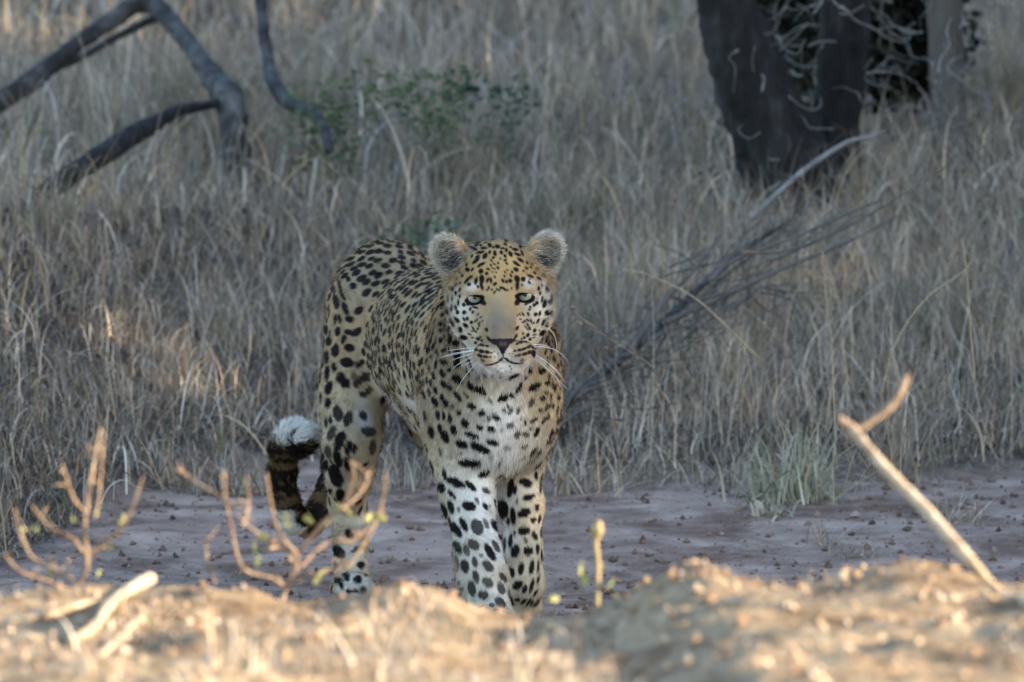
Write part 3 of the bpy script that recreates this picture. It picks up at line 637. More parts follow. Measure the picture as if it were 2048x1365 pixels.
# --- surface nets
def surface_nets(a):
    ins = a < 0
    s = ins[:-1, :-1, :-1]; acc = np.zeros(s.shape, np.uint8)
    for i in (0, 1):
        for j in (0, 1):
            for k in (0, 1): acc += ins[i:i + s.shape[0], j:j + s.shape[1], k:k + s.shape[2]]
    act = np.argwhere((acc > 0) & (acc < 8)); N = len(act)
    corner = np.stack([a[act[:, 0] + i, act[:, 1] + j, act[:, 2] + k] for i in (0, 1) for j in (0, 1) for k in (0, 1)], 1)
    off = np.array([(i, j, k) for i in (0, 1) for j in (0, 1) for k in (0, 1)], float)
    sm = np.zeros((N, 3)); cnt = np.zeros(N)
    for p in range(8):
        for q in range(p + 1, 8):
            if abs(off[p] - off[q]).sum() != 1: continue
            u, v = corner[:, p], corner[:, q]; x = (u < 0) != (v < 0)
            t = np.where(x, u / np.where(x, u - v, 1), 0)
            sm += np.where(x[:, None], off[p] + (off[q] - off[p]) * t[:, None], 0); cnt += x
    loc = act + sm / cnt[:, None]
    V = np.column_stack([np.interp(loc[:, d], np.arange(len(Ax)), Ax) for d, Ax in enumerate((AX, AY, AZ))])
    vid = np.full(s.shape, -1, np.int32); vid[tuple(act.T)] = np.arange(N)
    F = []
    for d in range(3):
        e1, e2 = [(1, 2), (2, 0), (0, 1)][d]
        sl0 = [slice(1, -1)] * 3; sl0[d] = slice(0, -1); sl1 = list(sl0); sl1[d] = slice(1, None)
        i0 = ins[tuple(sl0)]; i1 = ins[tuple(sl1)]
        w = np.argwhere(i0 != i1); base = w.copy()
        for dd in range(3):
            if dd != d: base[:, dd] += 1
        flip = i0[tuple(w.T)]
        def g(da, db):
            q = base.copy(); q[:, e1] -= da; q[:, e2] -= db; return vid[tuple(q.T)]
        quad = np.column_stack([g(1, 1), g(0, 1), g(0, 0), g(1, 0)])
        quad[~flip] = quad[~flip][:, ::-1]; F.append(quad)
    F = np.vstack(F); return V, F[(F >= 0).all(1)]
BV, BF = surface_nets(ALL)
def vnormals(V, F):
    n = np.cross(V[F[:, 2]] - V[F[:, 0]], V[F[:, 3]] - V[F[:, 1]]); N = np.zeros_like(V)
    for c in range(4): np.add.at(N, F[:, c], n)
    return N / (np.linalg.norm(N, axis=1)[:, None] + 1e-12)
BN = vnormals(BV, BF)
def sample(a, P):                         # trilinear read of a field
    i = []; w = []
    for d, Ax in enumerate((AX, AY, AZ)):
        u = np.interp(P[:, d], Ax, np.arange(len(Ax))); j = np.clip(u.astype(int), 0, len(Ax) - 2); i.append(j); w.append(u - j)
    o = 0
    for p in (0, 1):
        for q in (0, 1):
            for r in (0, 1):
                o = o + a[i[0] + p, i[1] + q, i[2] + r] * (w[0] if p else 1 - w[0]) * (w[1] if q else 1 - w[1]) * (w[2] if r else 1 - w[2])
    return o
GROUPS = dict(torso=T.a, head=H.a, l1=L1.a, l2=L2.a, l3=L3.a, l4=L4.a, tail=TL.a)
# --- coat markings: (centre x, y, half length, half width, turn) traced spot by spot, in several sheets
SHEETS = [
 (880, 470, 11.375, [(785,330,70,26,10),(740,300,40,22,30),(915,400,90,26,170),(995,305,76,22,175),(930,250,26,18,0),(1130,240,50,34,70),(1215,290,30,22,0),(1310,270,60,34,10),(1025,180,40,20,10),(1130,400,46,22,110),(1025,480,76,36,120),(820,590,100,36,140),(850,500,60,24,150),(730,480,40,20,120),(935,680,104,28,150),(740,790,50,22,125),(625,790,46,44,90),(605,690,34,20,110),(580,595,26,20,0,.5),(930,830,60,44,100),(1090,785,46,18,10),(1060,880,36,34,0),(950,1010,90,50,85),(945,1150,110,32,75),(1085,1030,64,26,115),(1160,1035,62,26,85),(1245,960,34,18,60),(1250,420,60,30,80),(1215,520,34,26,0),(1165,580,26,18,0),(1210,630,18,14,0),(1320,640,30,14,80),(1245,670,24,16,0),(1165,690,30,16,80),(1315,750,36,26,70),(1190,760,20,12,0),(1240,780,24,14,0),(1280,860,24,12,60),(1195,850,20,14,0),(820,1050,84,34,100),(865,1180,40,24,60),(660,1130,46,26,155),(700,960,56,24,135),(610,1040,86,28,130),(510,935,34,18,130),(460,860,34,24,140,.6),(385,1000,50,24,130,.5),(370,1145,46,24,130,.8),(290,1225,56,30,130,.9),(460,1100,30,14,120),(450,1250,52,20,110),(360,1320,50,22,100),(220,1210,40,18,110,.5),(20,1190,50,34,0),(1250,1120,50,26,130),(1105,1215,40,18,100),(1175,1250,26,22,0),(1290,1240,30,14,120),(1060,1260,26,14,60),(1240,1310,40,18,120),(1340,1260,30,20,90)]),
 (1000, 470, 11.375, [(140,145,40,26,0),(120,220,44,26,30),(240,280,36,18,10),(465,265,40,34,30),(345,335,70,26,10),(140,350,46,28,80),(60,310,50,18,0),(30,400,40,30,70),(240,440,66,34,55),(400,445,86,28,20),(500,410,70,22,60),(115,485,46,24,50),(120,575,40,20,170),(465,575,86,28,35),(380,660,96,28,35),(615,640,42,20,50),(605,760,40,28,40,.8),(530,820,22,16,0),(365,790,60,38,30),(270,845,34,18,80),(150,650,42,20,50),(170,800,22,14,0),(10,545,30,14,90),(385,1000,84,50,70),(395,1150,105,34,95),(690,940,80,28,20),(530,1010,54,42,70),(665,1085,40,22,30),(500,1140,34,20,110,.8),(670,1025,30,12,130),(720,670,44,22,45,.7),(700,740,28,14,40),(790,870,40,18,50),(840,780,50,30,30,.5),(890,1000,60,22,35),(985,925,60,30,45,.5),(230,1050,46,38,30),(140,1070,44,24,50),(65,1050,46,24,60),(245,930,46,16,65),(100,940,30,14,70),(880,1215,50,26,100),(950,1155,46,14,80,.8),(1060,1240,72,28,70),(1090,1120,50,18,50,.5),(90,1230,80,22,35),(180,1250,30,12,50),(265,1220,32,14,100),(20,1210,30,24,60),(110,850,26,18,70,.8)]),
 (880, 580, 11.375, [(190,220,74,13,95),(275,190,66,16,95),(360,80,50,20,95),(450,150,46,16,100),(415,290,66,22,90),(260,420,100,20,95),(400,510,46,34,80),(360,400,60,22,80),(190,490,90,16,80),(540,340,40,38,0),(550,515,44,42,0),(690,435,44,20,100),(740,510,40,22,120),(620,345,36,12,25),(800,400,70,20,15),(380,680,80,30,45),(550,670,50,20,60),(620,660,34,34,0),(580,810,66,32,40),(710,740,38,28,120),(460,900,70,36,65),(540,1080,90,42,20),(290,770,80,26,75),(240,680,60,14,80),(205,740,26,16,90),(840,680,36,16,120),(800,720,24,18,0),(890,760,40,14,140),(930,625,40,14,150,.8),(960,710,30,14,140,.8),(860,560,40,20,130,.7),(890,820,30,14,130),(860,890,36,14,120),(750,870,50,14,60),(790,940,56,14,40),(730,950,24,16,0,.7),(670,1010,40,16,20),(740,1085,34,18,10),(860,1110,46,30,20),(910,1075,24,16,120),(950,1150,30,16,90),(1060,910,46,30,60),(960,270,100,50,40),(60,350,90,50,110),(75,570,56,46,0),(40,780,60,44,0),(30,930,50,40,0),(30,1150,50,60,0),(260,1120,120,44,95),(370,1210,80,70,0)]),
 (1000, 580, 11.375, [(850,200,30,26,60,.6),(905,80,44,18,80),(955,220,74,20,95),(1015,310,100,36,105),(1070,20,40,26,40),(1160,200,100,14,85),(1120,290,74,16,75),(1070,520,56,50,150),(1165,530,80,16,90),(840,300,40,34,50),(780,345,40,36,0),(690,390,30,26,50),(670,450,28,20,40),(590,330,40,16,160),(700,285,90,10,155),(810,560,46,36,110),(905,540,60,22,105),(645,550,46,20,65),(525,555,50,16,50),(450,565,36,12,50),(395,580,30,12,50,.7),(465,665,24,14,30),(565,715,30,18,40),(630,690,40,18,40),(705,715,50,18,75),(760,755,36,14,130),(520,740,24,12,30),(630,800,36,18,60),(860,710,64,22,120),(985,740,80,28,112),(1065,790,60,16,100),(1080,640,26,14,80),(605,870,80,16,55,.8),(675,880,46,20,60),(790,925,46,34,130),(960,980,80,36,135),(895,925,24,18,90,.8),(790,1020,56,16,165,.8),(770,1090,30,14,165),(525,995,26,20,40),(635,1030,46,30,120),(555,1090,30,26,0),(495,1110,22,18,0),(395,870,54,28,125),(1040,1090,44,44,0),(1040,1165,30,20,0),(395,280,80,50,120)]),
 (940, 660, 9.75, [(380,190,74,24,45),(470,250,80,30,25),(895,130,60,18,115),(870,190,40,26,130),(650,520,8,30,0),(600,585,64,13,142),(515,643,60,12,158),(410,680,60,12,172),(320,690,50,16,182,.8),(230,640,40,26,50,.45),(720,582,74,14,36),(805,632,50,12,20),(900,655,70,11,4),(1000,650,50,12,168,.9),(1060,600,40,18,130,.4),(110,255,30,26,0),(150,285,40,22,20),(240,300,50,22,15),(330,315,40,16,5),(120,385,40,24,30),(220,420,60,30,15),(330,435,50,26,10),(420,450,26,16,0),(190,505,60,28,20),(300,525,66,22,5),(400,530,24,14,0),(250,600,50,24,40,.8),(920,275,30,16,170),(990,245,50,20,170),(1100,220,50,24,165),(1170,185,30,24,140),(870,415,30,14,165),(960,395,50,22,165),(1060,370,60,24,160),(1150,330,46,24,150),(890,510,24,14,0),(960,495,50,18,170),(1070,470,70,24,165),(1160,440,40,30,150),(1010,590,40,18,130,.8),(530,700,14,12,0,.4),(590,760,14,12,0,.35),(500,760,14,12,0,.4),(775,715,18,16,0),(805,770,18,14,0,.8),(545,820,16,14,0,.5),(160,180,30,26,0),(200,140,16,14,0),(235,210,14,26,0),(480,430,14,12,0,.6),(540,470,12,12,0,.5),(770,460,12,12,0,.6),(820,465,14,12,0,.7),(770,500,12,12,0,.6),(815,515,14,12,0,.6),(480,530,14,20,0,.6),(440,910,40,16,100,.5),(590,920,30,20,120,.5)]),
 (840, 680, 4.875, [(135,55,20,18,0),(85,100,36,15,95),(170,135,30,12,75),(235,105,28,22,0),(115,165,20,14,90),(65,215,28,13,100),(20,205,34,16,95),(155,240,50,16,95),(235,220,45,22,20),(90,285,38,15,90,.8),(20,320,38,20,90,.7),(290,295,20,20,0),(135,360,34,16,80),(220,330,42,26,60),(375,235,44,38,60),(375,145,48,38,90),(485,195,26,18,80),(470,310,50,18,60),(515,265,18,16,0),(580,350,32,15,110),(640,335,20,16,60,.8),(370,390,60,36,40),(65,400,36,14,85),(25,430,34,20,90,.8),(105,425,38,14,80),(235,435,36,28,40),(290,470,34,24,30),(500,450,55,30,70),(580,490,50,40,10),(630,530,26,18,60),(155,500,36,18,70),(88,515,36,16,80),(35,540,50,14,70),(370,560,60,22,50),(450,545,40,12,45),(145,610,54,28,65),(218,570,34,20,70),(255,625,38,24,60),(318,665,22,18,0),(100,690,40,14,75),(505,655,45,32,35),(600,720,36,28,0),(380,712,28,22,60),(690,600,36,12,50,.8),(175,735,44,22,85),(232,745,40,16,85),(295,765,46,22,80),(50,745,60,20,75,.9),(440,820,46,32,55),(670,770,26,18,0,.8),(745,765,46,24,25),(195,870,44,22,85),(330,885,52,30,75),(585,860,36,24,30),(695,875,42,30,20),(795,885,24,12,110,.6),(245,945,66,34,65),(505,938,72,26,20),(110,900,60,30,75),(410,1020,60,36,25),(705,1005,62,26,15),(590,1060,100,36,25),(300,1150,66,40,60),(395,1115,20,14,0,.7),(485,1210,110,36,5),(690,1150,20,12,0,.5),(620,1310,64,32,150),(810,575,60,34,150),(890,545,34,22,50),(960,470,70,24,115),(920,355,50,16,155),(880,375,16,18,0,.8),(1060,290,42,22,75),(1025,360,28,22,60),(1115,65,26,24,0),(1110,135,36,24,70),(1180,305,38,32,20),(1220,110,44,14,95),(1245,175,20,16,0),(1225,20,20,14,0),(1235,240,28,14,70),(1255,365,30,16,80),(1240,425,24,22,0),(1115,465,66,34,150),(1085,620,48,26,115,.85),(1230,525,26,20,0),(1190,580,28,22,40),(1275,560,36,14,100),(1290,440,40,10,90),(1310,480,36,10,90),(1265,90,34,8,90),(1170,695,24,18,150),(1228,665,36,15,110),(1265,650,28,12,110),(1300,650,30,12,90),(1245,755,34,16,110),(1205,795,40,14,120),(1110,785,46,18,145),(1025,810,24,14,100),(985,775,22,10,100,.7),(955,695,30,16,100,.9),(855,650,22,12,60),(820,700,26,14,30,.9),(880,700,36,16,120,.9),(880,845,36,26,150,.8),(950,930,38,28,120,.85),(1030,930,36,28,0,.85),(1135,905,52,22,115),(1072,868,16,12,0),(1015,1045,40,18,150,.8),(845,1060,40,22,0,.5),(1105,1090,42,16,130),(1000,1160,36,12,160,.7),(795,1165,28,10,130,.5),(770,1215,26,12,120,.8),(1130,1320,36,16,90),(200,1100,40,14,80,.8)]),
 (850, 920, 4.266, [(165,125,50,18,80),(120,175,28,18,80),(140,240,46,30,70),(260,195,90,34,25),(390,225,60,24,45),(520,265,36,20,30,.9),(220,290,36,18,60),(250,320,24,14,60),(375,395,58,36,15),(445,350,32,14,60,.8),(515,400,36,16,55),(555,400,20,10,70,.6),(165,435,66,22,70),(220,405,60,24,75),(290,430,24,14,80,.8),(265,600,72,32,55),(330,555,64,24,65),(445,575,66,48,70,.92),(520,545,46,18,65,.8),(600,570,54,24,60),(280,750,58,28,65,.95),(355,775,50,24,70,.8),(415,725,52,36,40,.85),(605,740,56,22,60,.9),(555,790,78,30,60),(425,870,46,22,80,.9),(480,815,18,14,0,.7),(340,910,56,34,75,.95),(265,890,70,28,85,.7),(540,910,56,34,45,.9),(435,1000,54,26,75,.9),(535,1045,54,36,50,.85),(400,1100,66,32,80,.9),(665,1005,46,22,55,.9),(650,1100,54,30,70,.9),(495,1155,40,36,20,.9),(640,1220,54,32,45,.9),(570,1240,26,18,0,.8),(740,1200,46,12,70),(315,1105,18,16,0,.7),(290,1055,22,10,90,.7),(255,1020,24,8,90,.6),(860,195,54,34,15),(885,320,54,24,165),(845,455,56,34,160),(845,605,50,36,170),(880,780,40,36,40),(770,780,52,34,110),(730,240,84,26,100),(765,260,40,18,95),(655,420,80,52,80),(750,480,74,22,85),(710,530,30,16,90),(655,650,44,28,80),(730,690,62,18,95),(785,355,20,12,90,.8),(945,135,34,14,80),(985,235,60,10,90),(955,410,34,18,90),(925,515,26,22,0),(975,510,40,12,100),(935,650,36,22,60),(990,630,40,10,90),(860,690,18,16,0,.8),(960,765,44,15,90),(765,630,20,12,90),(820,930,52,24,100),(910,920,62,20,100),(965,915,50,12,95),(730,960,50,32,70),(790,1070,46,32,150),(850,1105,36,20,110),(910,1080,62,16,105),(965,1025,40,12,105),(940,1140,34,12,120),(790,1195,24,14,0),(840,1210,30,14,140),(885,1215,40,12,120),(910,1220,30,10,110),(995,820,50,8,90)]),
 (640, 700, 5.6875, [(75,95,64,24,95),(170,20,60,40,90),(160,200,56,26,85),(80,270,80,28,95),(305,145,72,52,10),(235,320,60,50,60),(295,385,56,48,20),(395,320,76,34,80,.7),(415,170,44,24,80,.8),(100,435,80,38,105),(195,550,72,46,95),(90,610,56,34,95),(330,590,84,44,110,.85),(205,730,88,48,80,.95),(320,790,84,44,110,.95),(70,830,60,20,90),(120,800,46,18,85),(130,950,84,42,110,.9),(380,920,80,40,100,.95),(550,930,80,50,10,.9),(225,1040,110,52,110),(600,1110,84,36,95,.85),(95,1160,70,34,75,.85),(325,1120,80,36,100),(395,1130,50,26,100),(205,1240,96,44,75),(315,1280,80,34,90),(70,1320,64,26,95),(140,1340,30,40,0)]),
 (520, 830, 3.592, [(545,440,80,42,70),(585,590,60,30,75),(500,550,20,16,0),(650,350,46,24,100),(705,965,46,18,155),(725,1080,28,22,0),(705,1185,30,28,0),(620,1165,34,22,60),(580,1215,46,16,70),(545,1195,26,10,70),(680,1265,26,18,0),(640,1270,22,14,40),(760,1150,18,10,90),(570,990,50,34,60),(780,800,24,14,120),(640,860,40,24,60),(540,1080,30,20,60)]),
 (640, 460, 5.25, [(60,1050,60,24,95),(90,1170,60,36,90),(185,1070,60,34,100),(300,1075,60,34,10),(245,1150,60,30,110),(310,1240,70,46,10),(165,1250,70,36,95),(70,1330,70,28,95),(170,760,90,36,85),(265,830,90,36,70),(310,940,60,40,20),(160,940,70,20,95),(205,935,60,22,80),(210,600,110,18,75),(295,515,40,28,60),(235,690,70,20,60),(350,590,44,40,0)]),
]
TINTS = [(1000,530,60,(0.42,0.285,0.135)),(1000,505,45,(0.43,0.29,0.13)),(1000,580,26,(0.32,0.24,0.14)),(945,568,9,(0.60,0.56,0.50)),(1060,563,10,(0.60,0.56,0.50)),(936,578,8,(0.50,0.46,0.40)),
 (1004,642,20,(0.205,0.16,0.12)),(1004,642,20,(0.205,0.16,0.12)),(1004,662,18,(0.195,0.152,0.115)),(1004,662,18,(0.195,0.152,0.115)),(1003,600,14,(0.27,0.21,0.14)),(1003,614,14,(0.25,0.195,0.135)),(1003,627,14,(0.22,0.175,0.125)),(978,640,12,(0.26,0.20,0.135)),(1030,640,12,(0.26,0.20,0.135)),(975,660,10,(0.28,0.21,0.135)),(1034,660,10,(0.28,0.21,0.135)),(915,630,24,(0.58,0.52,0.43)),(935,660,24,(0.55,0.48,0.38)),(1085,620,24,(0.60,0.55,0.46)),(1090,650,24,(0.60,0.55,0.46)),(1065,660,24,(0.55,0.48,0.38)),(910,600,20,(0.50,0.44,0.35)),(1095,590,20,(0.55,0.50,0.42)),
 (965,665,14,(0.44,0.32,0.18)),(1045,665,14,(0.44,0.32,0.18)),(990,708,9,(0.56,0.51,0.44)),(1022,708,9,(0.56,0.51,0.44)),(970,696,12,(0.36,0.26,0.155)),(1044,694,12,(0.36,0.26,0.155)),(972,716,10,(0.36,0.27,0.17)),(1043,714,10,(0.38,0.29,0.18)),(963,700,10,(0.44,0.32,0.19)),(1052,696,10,(0.44,0.32,0.19)),(975,725,8,(0.42,0.28,0.16)),
 (1007,740,22,(0.70,0.67,0.63)),(1020,770,30,(0.78,0.76,0.72)),(1000,790,30,(0.60,0.55,0.45)),(1020,830,40,(0.78,0.76,0.73)),(985,870,40,(0.77,0.74,0.70)),(1010,910,45,(0.78,0.76,0.73)),(950,900,35,(0.66,0.62,0.56)),(980,950,40,(0.70,0.66,0.60)),(930,850,40,(0.52,0.45,0.34)),(885,820,50,(0.36,0.30,0.21)),(900,760,50,(0.31,0.25,0.165)),(880,690,50,(0.30,0.24,0.155)),
 (1085,760,40,(0.46,0.345,0.20)),(1090,820,40,(0.50,0.38,0.23)),(1065,800,35,(0.52,0.42,0.28)),(1060,880,35,(0.64,0.58,0.48)),(890,900,30,(0.46,0.38,0.27)),
 (920,960,35,(0.55,0.48,0.39)),(960,990,35,(0.78,0.76,0.73)),(980,1050,30,(0.72,0.70,0.66)),(995,1100,22,(0.72,0.70,0.66)),(930,1050,35,(0.62,0.56,0.47)),(930,1120,35,(0.52,0.45,0.36)),(970,1150,35,(0.58,0.51,0.41)),(1000,1190,25,(0.64,0.59,0.51)),(940,1190,35,(0.50,0.44,0.36)),
 (1015,1000,22,(0.66,0.63,0.60)),(1012,1080,22,(0.66,0.63,0.60)),(1060,980,30,(0.62,0.54,0.42)),(1065,1060,30,(0.58,0.49,0.36)),(1060,1130,30,(0.58,0.49,0.36)),(1050,1190,30,(0.58,0.49,0.36)),
 (728,830,13,(0.52,0.50,0.48)),(735,850,13,(0.52,0.50,0.48)),(726,800,11,(0.46,0.43,0.38)),(690,780,40,(0.42,0.33,0.21)),(680,880,40,(0.44,0.36,0.25)),(690,960,30,(0.48,0.40,0.30)),(730,1050,20,(0.64,0.58,0.47)),(710,1110,30,(0.64,0.58,0.47)),(715,1160,30,(0.66,0.61,0.52)),
 (800,860,40,(0.296,0.215,0.133)),(780,790,40,(0.266,0.196,0.111)),(830,780,40,(0.281,0.207,0.122)),(760,640,60,(0.274,0.218,0.141)),(720,560,50,(0.244,0.196,0.130)),(800,520,50,(0.244,0.189,0.118)),(830,620,50,(0.266,0.207,0.133))]  # flank tints darkened, putting its shade into the coat colour
VX, VY, VF = pix(BV)
facing = (BN * (np.array((0, -CD, CH)) - BV)).sum(1) > 0
fi = np.where(facing)[0]; fo = fi[np.argsort(VX[fi])]; fxs = VX[fo]
def pick(px, py, rad=2.6):
    for r in (rad, rad * 2, rad * 4):
        a, b = np.searchsorted(fxs, (px - r, px + r)); c = fo[a:b]; c = c[np.abs(VY[c] - py) < r]
        if len(c): return c[np.argmin(VF[c])]
    return None
SPOTS = []                                # (centre, half length, half width, turn, strength, normal or None)
for (ox, oy, k, rows) in SHEETS:
    for row in rows:
        cx, cy, a, b, ang = row[:5]; st = row[5] if len(row) > 5 else 1.0
        px, py = ox + cx / k, oy + cy / k; v = pick(px, py)
        if v is None: continue
        m = PXM * VF[v] / math.hypot(CD, CH - TZ)
        if k > 9: a, b = a * 1.10 + 0.35 * k, b * 1.22 + 0.50 * k
        elif k == 5.25: a, b = a * 0.85, b * 0.92
        else: a, b = a * 1.10, b * 1.14
        SPOTS.append((BV[v], max(a / k, 1.1) * m, max(b / k, 0.9) * m, ang, st, px, py))
TR = np.array([np.append(s[0], s[1]) for s in SPOTS])
# further spots and rosettes over the rest of the coat
gs = {g: sample(a, BV) for g, a in GROUPS.items()}
gn = list(gs); gl = np.argmin(np.stack([gs[g] for g in gn]), 0)
RSP = []                                  # random spots: centre, axis1, axis2 (scaled), strength
def frame(n, d):
    d = d - n * (d @ n); d = d / (np.linalg.norm(d) + 1e-9); return d, np.cross(n, d)
bodyx = YAW @ np.array((0, 1.0, 0))
def busy(p, r): 
    d = np.linalg.norm(TR[:, :3] - p, axis=1) - TR[:, 3]; return d.min() < r
order = rng.permutation(len(BV)); placed = np.zeros((0, 4))
cells = {}
def free(p, r):
    c = tuple((p / 0.05).astype(int))
    for i in (-1, 0, 1):
        for j in (-1, 0, 1):
            for k in (-1, 0, 1):
                for q, rq in cells.get((c[0] + i, c[1] + j, c[2] + k), ()):
                    if np.sum((q - p) ** 2) < (0.5 * (r + rq)) ** 2: return False
    cells.setdefault(c, []).append((p, r)); return True
facing_ = (BN * (np.array((0, -CD, CH)) - BV)).sum(1) > 0.34 * CD
zone_front = (facing_ | ((BV[:, 1] < 0.1) & (BV[:, 2] > 0.45) & (VX < 1090))) & (VY > 690) & (VX > 846)
zone_face = (gl == gn.index('head')) & (BV[:, 1] < HC[1] + 0.06)
zone_thigh = facing_ & (VX < 722) & (VY > 700) & (BV[:, 1] > 0.5) & (gl != gn.index('tail'))
ear_v = np.zeros(len(BV), bool)
for q, rot, s in EAR: ear_v |= np.linalg.norm(BV - (HC + HR @ q), axis=1) < 0.052
taken = zone_front | zone_face | zone_thigh | ear_v
tv = np.where(gl != gn.index('head'))[0]; hv = np.where(gl == gn.index('head'))[0]
order = np.concatenate([rng.permutation(tv), rng.permutation(hv)[:20000]])
for v in order:
    g = gn[gl[v]]
    if taken[v] or g == 'tail': continue
    p, n = BV[v], BN[v]
    if g == 'torso' or (g in ('l3', 'l4') and p[2] > 0.42):
        ax = (p - at(868, 690, 0.6)) @ bodyx
        if n[2] < -0.55: r = 0.05                             # belly: few
        elif n[2] > 0.5: r = 0.0185                           # back
        else: r = 0.0305
        if not free(p, r) or busy(p, 0.007): continue
        d, e = frame(n, bodyx * 0.9 + np.array((0, 0, -0.35)))
        if n[2] > 0.42 or rng.random() < 0.15:
            RSP.append((p, d / (0.0125 * rng.uniform(.8, 1.25)), e / (0.0080 * rng.uniform(.8, 1.2)), 1.0, n))
        else:
            R0 = 0.0125; RSP.append((p, d / 0.0125, e / 0.011, -0.35, n))      # tan heart of the rosette
            k = rng.integers(3, 5); a0 = rng.uniform(0, 6.28)
            for i in range(k):
                a1 = a0 + i * 6.283 / k + rng.normal(0, 0.25); c = p + (d * math.cos(a1) * 1.15 + e * math.sin(a1)) * R0
                tt = -d * math.sin(a1) + e * math.cos(a1); nn = d * math.cos(a1) + e * math.sin(a1)
                RSP.append((c, tt / rng.uniform(0.0085, 0.012), nn / rng.uniform(0.0056, 0.0074), rng.uniform(0.88, 1.0), n))
    elif g == 'head':
        if not free(p, 0.017): continue
        d, e = frame(n, np.array((0, 0.9, 0.3))); RSP.append((p, d / 0.0055, e / 0.004, 0.95, n))
    else:
        if not free(p, 0.036) or busy(p, 0.008): continue
        d, e = frame(n, np.array((0, 0, -1.0))); f = rng.uniform(0.8, 1.2); RSP.append((p, d / (0.012 * f), e / (0.0085 * f), 0.95, n))
C_TAN, C_GOLD, C_PALE, C_WHITE, C_DARK = (np.array(c) for c in ((0.30, 0.20, 0.108), (0.42, 0.275, 0.13), (0.42, 0.335, 0.235), (0.76, 0.73, 0.69), (0.014, 0.011, 0.011)))  # tan lowered so the coat carries the flank's shading
BLOBS = []
for px, py, r, c in TINTS:
    v = pick(px, py, 4)
    if v is not None: BLOBS.append((BV[v], r * PXM, np.array(c)))
TAILP = spline([at(768, 560, 1.02), at(735, 640, 1.11), at(695, 800, 1.17), at(672, 920, 1.17), at(648, 1008, 1.12), at(618, 1046, 1.07), at(588, 1040, 1.03), at(570, 1000, 1.0), at(564, 950, 0.98), at(568, 905, 0.96), at(586, 880, 0.92), at(606, 878, 0.88)], 120)
def coat(P, N):
    """colour of the coat at surface points"""
    n = len(P); px, py, f = pix(P)
    jit = noise(P, 0.004, 51, 2)[:, None] * 0.0011
    loc = (P - HC) @ HR
    # ground colours
    up = sst(-0.55, 0.45, N[:, 2])[:, None]
    col = C_PALE * (1 - up) + C_TAN * up
    low = sst(0.50, 0.30, P[:, 2])[:, None] * sst(1.15, 0.9, P[:, 1])[:, None]
    col = col * (1 - 0.6 * low) + C_PALE * 1.15 * 0.6 * low
    bel = (sst(-0.35, -0.85, N[:, 2]) * sst(0.25, 0.40, P[:, 2]))[:, None]; col = col * (1 - bel) + C_WHITE * bel
    W_ = np.full(n, 0.25); acc = col * 0.25
    for c, r, k in BLOBS:
        d2 = ((P - c) ** 2).sum(1); m = d2 < (2.6 * r) ** 2
        w = np.exp(-d2[m] / (r * r)) * 1.5; W_[m] += w; acc[m] += w[:, None] * k
    col = acc / W_[:, None]
    col = col * (1 + 0.14 * noise(P, 0.012, 61, 2))[:, None]
    Q = P + jit
    dark = np.zeros(n)
    o = np.argsort(Q[:, 0]); xs = Q[o, 0]
    hearts = np.zeros(n)
    for c, u, v, st, nn in RSP:
        a, b = np.searchsorted(xs, (c[0] - 0.02, c[0] + 0.02)); i = o[a:b]
        if not len(i): continue
        d = Q[i] - c; i = i[(np.abs(d) < 0.02).all(1)]; d = Q[i] - c
        m = np.sqrt((d @ u) ** 2 + (d @ v) ** 2); w = sst(1.22, 0.78, m)
        if st < 0: hearts[i] = np.maximum(hearts[i], -st * w)
        else: dark[i] = np.maximum(dark[i], st * w)
    jx = noise(P, 0.005, 71, 2) * 0.9; jy = noise(P, 0.005, 72, 2) * 0.9
    o = np.argsort(px); xs = px[o]
    for c, A_, B_, ang, st, cx, cy in SPOTS:
        r = (A_ + 0.004) / PXM * 1.15
        a, b = np.searchsorted(xs, (cx - r, cx + r)); i = o[a:b]; i = i[(np.abs(py[i] - cy) < r)]
        i = i[np.abs(P[i, 1] - c[1]) < 0.035 + 3.0 * A_]
        if not len(i): continue
        th = math.radians(ang); ca, sa = math.cos(th), math.sin(th); s = PXM
        dx, dy = (px[i] - cx + jx[i]) * s, (py[i] - cy + jy[i]) * s
        m = np.sqrt(((dx * ca + dy * sa) / A_) ** 2 + ((-dx * sa + dy * ca) / B_) ** 2)
        soft = min(0.45, 0.0012 / B_); w = sst(1 + soft, 1 - soft, m) * st; dark[i] = np.maximum(dark[i], w)
    col = col * (1 - hearts[:, None]) + np.array((0.19, 0.11, 0.045)) * hearts[:, None]
    # tail: bands, dark upper side, white tip
    tl = sample(TL.a, P) < np.minimum(sample(T.a, P), 0.03) - 0.004
    if tl.any():
        i = np.where(tl)[0]
        j = np.array([np.argmin(((TAILP - p) ** 2).sum(1)) for p in P[i]]); s = j / 119.0
        outer = noise(P[i], 0.016, 81, 3)
        band = (np.sin(s * 46 + outer * 0.9) + 0.5 * outer) > -0.75
        white = ((s > 0.93) | ((s > 0.86) & (N[i, 2] > 0.12))) & (N[i, 2] > -0.35 + 0.3 * outer)
        under = (s > 0.52) & (s < 0.63) & (N[i, 2] + 0.3 * outer < -0.45)
        dark[i] = np.where(white | under, 0.0, np.where(band, np.where(noise(P[i], 0.007, 84, 1) > 0.42, 0.45, 0.95), 0.25))
        col[i] = np.where((white | under)[:, None], C_WHITE * 1.1, C_TAN * 0.9)
        tipdark = (s > 0.9) & (noise(P[i] + 3, 0.022, 82, 1) > 0.55) & (N[i, 1] > -0.7); dark[i] = np.where(tipdark, 0.9, dark[i])
    col = col * (1 - dark[:, None]) + C_DARK * dark[:, None]
